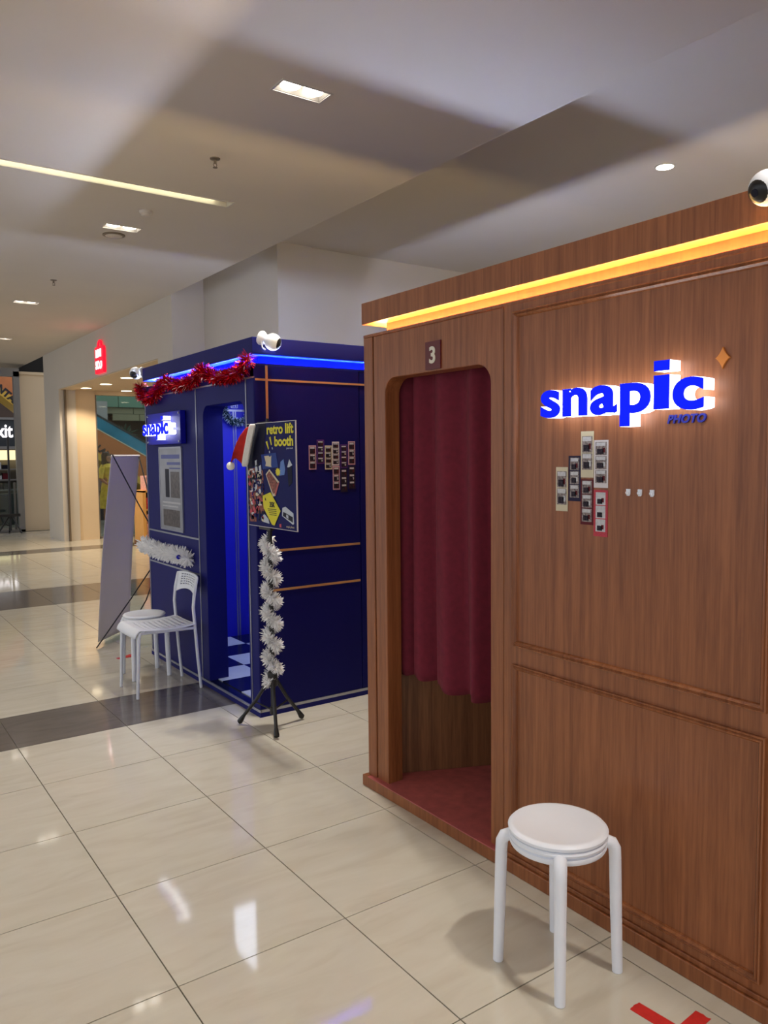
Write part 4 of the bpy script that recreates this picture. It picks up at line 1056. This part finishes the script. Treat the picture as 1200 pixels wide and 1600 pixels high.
# ================================================================== PERSON IN YELLOW
def person():
    t = thing('person', 'person with long dark hair in a yellow outfit beyond the shop window', 'person', (5.56, 19.4, 0))
    vs_ = [(0, 0, 0.95), (0, 0, 1.15), (0, 0, 1.33), (0, 0, 1.42), (0, 0.01, 1.50), (0, 0.015, 1.60), (0, 0.01, 1.66),
           (-0.09, 0, 0.90), (-0.10, 0.01, 0.50), (-0.10, 0.03, 0.10), (-0.10, -0.08, 0.04),
           (0.09, 0, 0.90), (0.10, 0.01, 0.50), (0.10, 0.03, 0.10), (0.10, -0.08, 0.04),
           (-0.17, 0, 1.37), (-0.25, 0.02, 1.12), (-0.20, -0.14, 0.98), (-0.18, -0.19, 0.96),
           (0.17, 0, 1.37), (0.25, 0.02, 1.12), (0.22, -0.10, 0.92), (0.21, -0.14, 0.88)]
    ed = [(0, 1), (1, 2), (2, 3), (3, 4), (4, 5), (5, 6), (0, 7), (7, 8), (8, 9), (9, 10), (0, 11), (11, 12), (12, 13), (13, 14),
          (2, 15), (15, 16), (16, 17), (17, 18), (2, 19), (19, 20), (20, 21), (21, 22)]
    rad = [0.13, 0.115, 0.13, 0.055, 0.07, 0.095, 0.07, 0.085, 0.055, 0.04, 0.03, 0.085, 0.055, 0.04, 0.03, 0.055, 0.042, 0.032, 0.03, 0.055, 0.042, 0.032, 0.03]
    me = bpy.data.meshes.new('body'); me.from_pydata(vs_, ed, [])
    o = bpy.data.objects.new('body', me); C.objects.link(o)
    o.modifiers.new('skin', 'SKIN'); ss = o.modifiers.new('sub', 'SUBSURF'); ss.levels = 1; ss.render_levels = 1
    for k, sv in enumerate(me.skin_vertices[0].data): sv.radius = (rad[k], rad[k]); sv.use_root = (k == 0)
    bpy.context.view_layer.update()
    m2 = bpy.data.meshes.new_from_object(o.evaluated_get(bpy.context.evaluated_depsgraph_get()))
    bpy.data.objects.remove(o)
    T = Matrix.Translation(V((5.56, 19.4, -0.005))) @ Matrix.Rotation(0.5, 4, 'Z')
    m2.transform(T); m2.materials.clear()
    link('body', m2, 'skin', t, True)
    mb = MB().lathe([(0.26, 0.38), (0.22, 0.60), (0.165, 0.90), (0.135, 1.05), (0.165, 1.25), (0.175, 1.36), (0.10, 1.43), (0.07, 1.45)], (0, 0, 0), 22)
    mb.v = [tuple(T @ V(v)) for v in mb.v]; mb.build('dress', 'dress_yellow', t, True)
    for s in (-1, 1):
        mb = MB().tube([(s*0.13, 0, 1.39), (s*0.20, 0.005, 1.28), (s*0.262, 0.015, 1.10)], [0.075, 0.075, 0.085], 12); mb.v = [tuple(T @ V(v)) for v in mb.v]; mb.build('sleeve', 'dress_yellow', t, True)
    mb = MB().lathe([(0.05, 1.12), (0.11, 1.20), (0.115, 1.40), (0.10, 1.55), (0.105, 1.64), (0.085, 1.71), (0.03, 1.735)], (0, 0.055, 0), 18); mb.v = [tuple(T @ V(v)) for v in mb.v]; mb.build('hair', 'hair', t, True)
    mb = MB()
    for s in (-1, 1): mb.sphere((s*0.035, -0.085, 1.59), 0.011, 8, 6)
    mb.sphere((0, -0.10, 1.555), 0.016, 8, 6); mb.v = [tuple(T @ V(v)) for v in mb.v]
    mb.build('face', 'hair', t, True)
person()
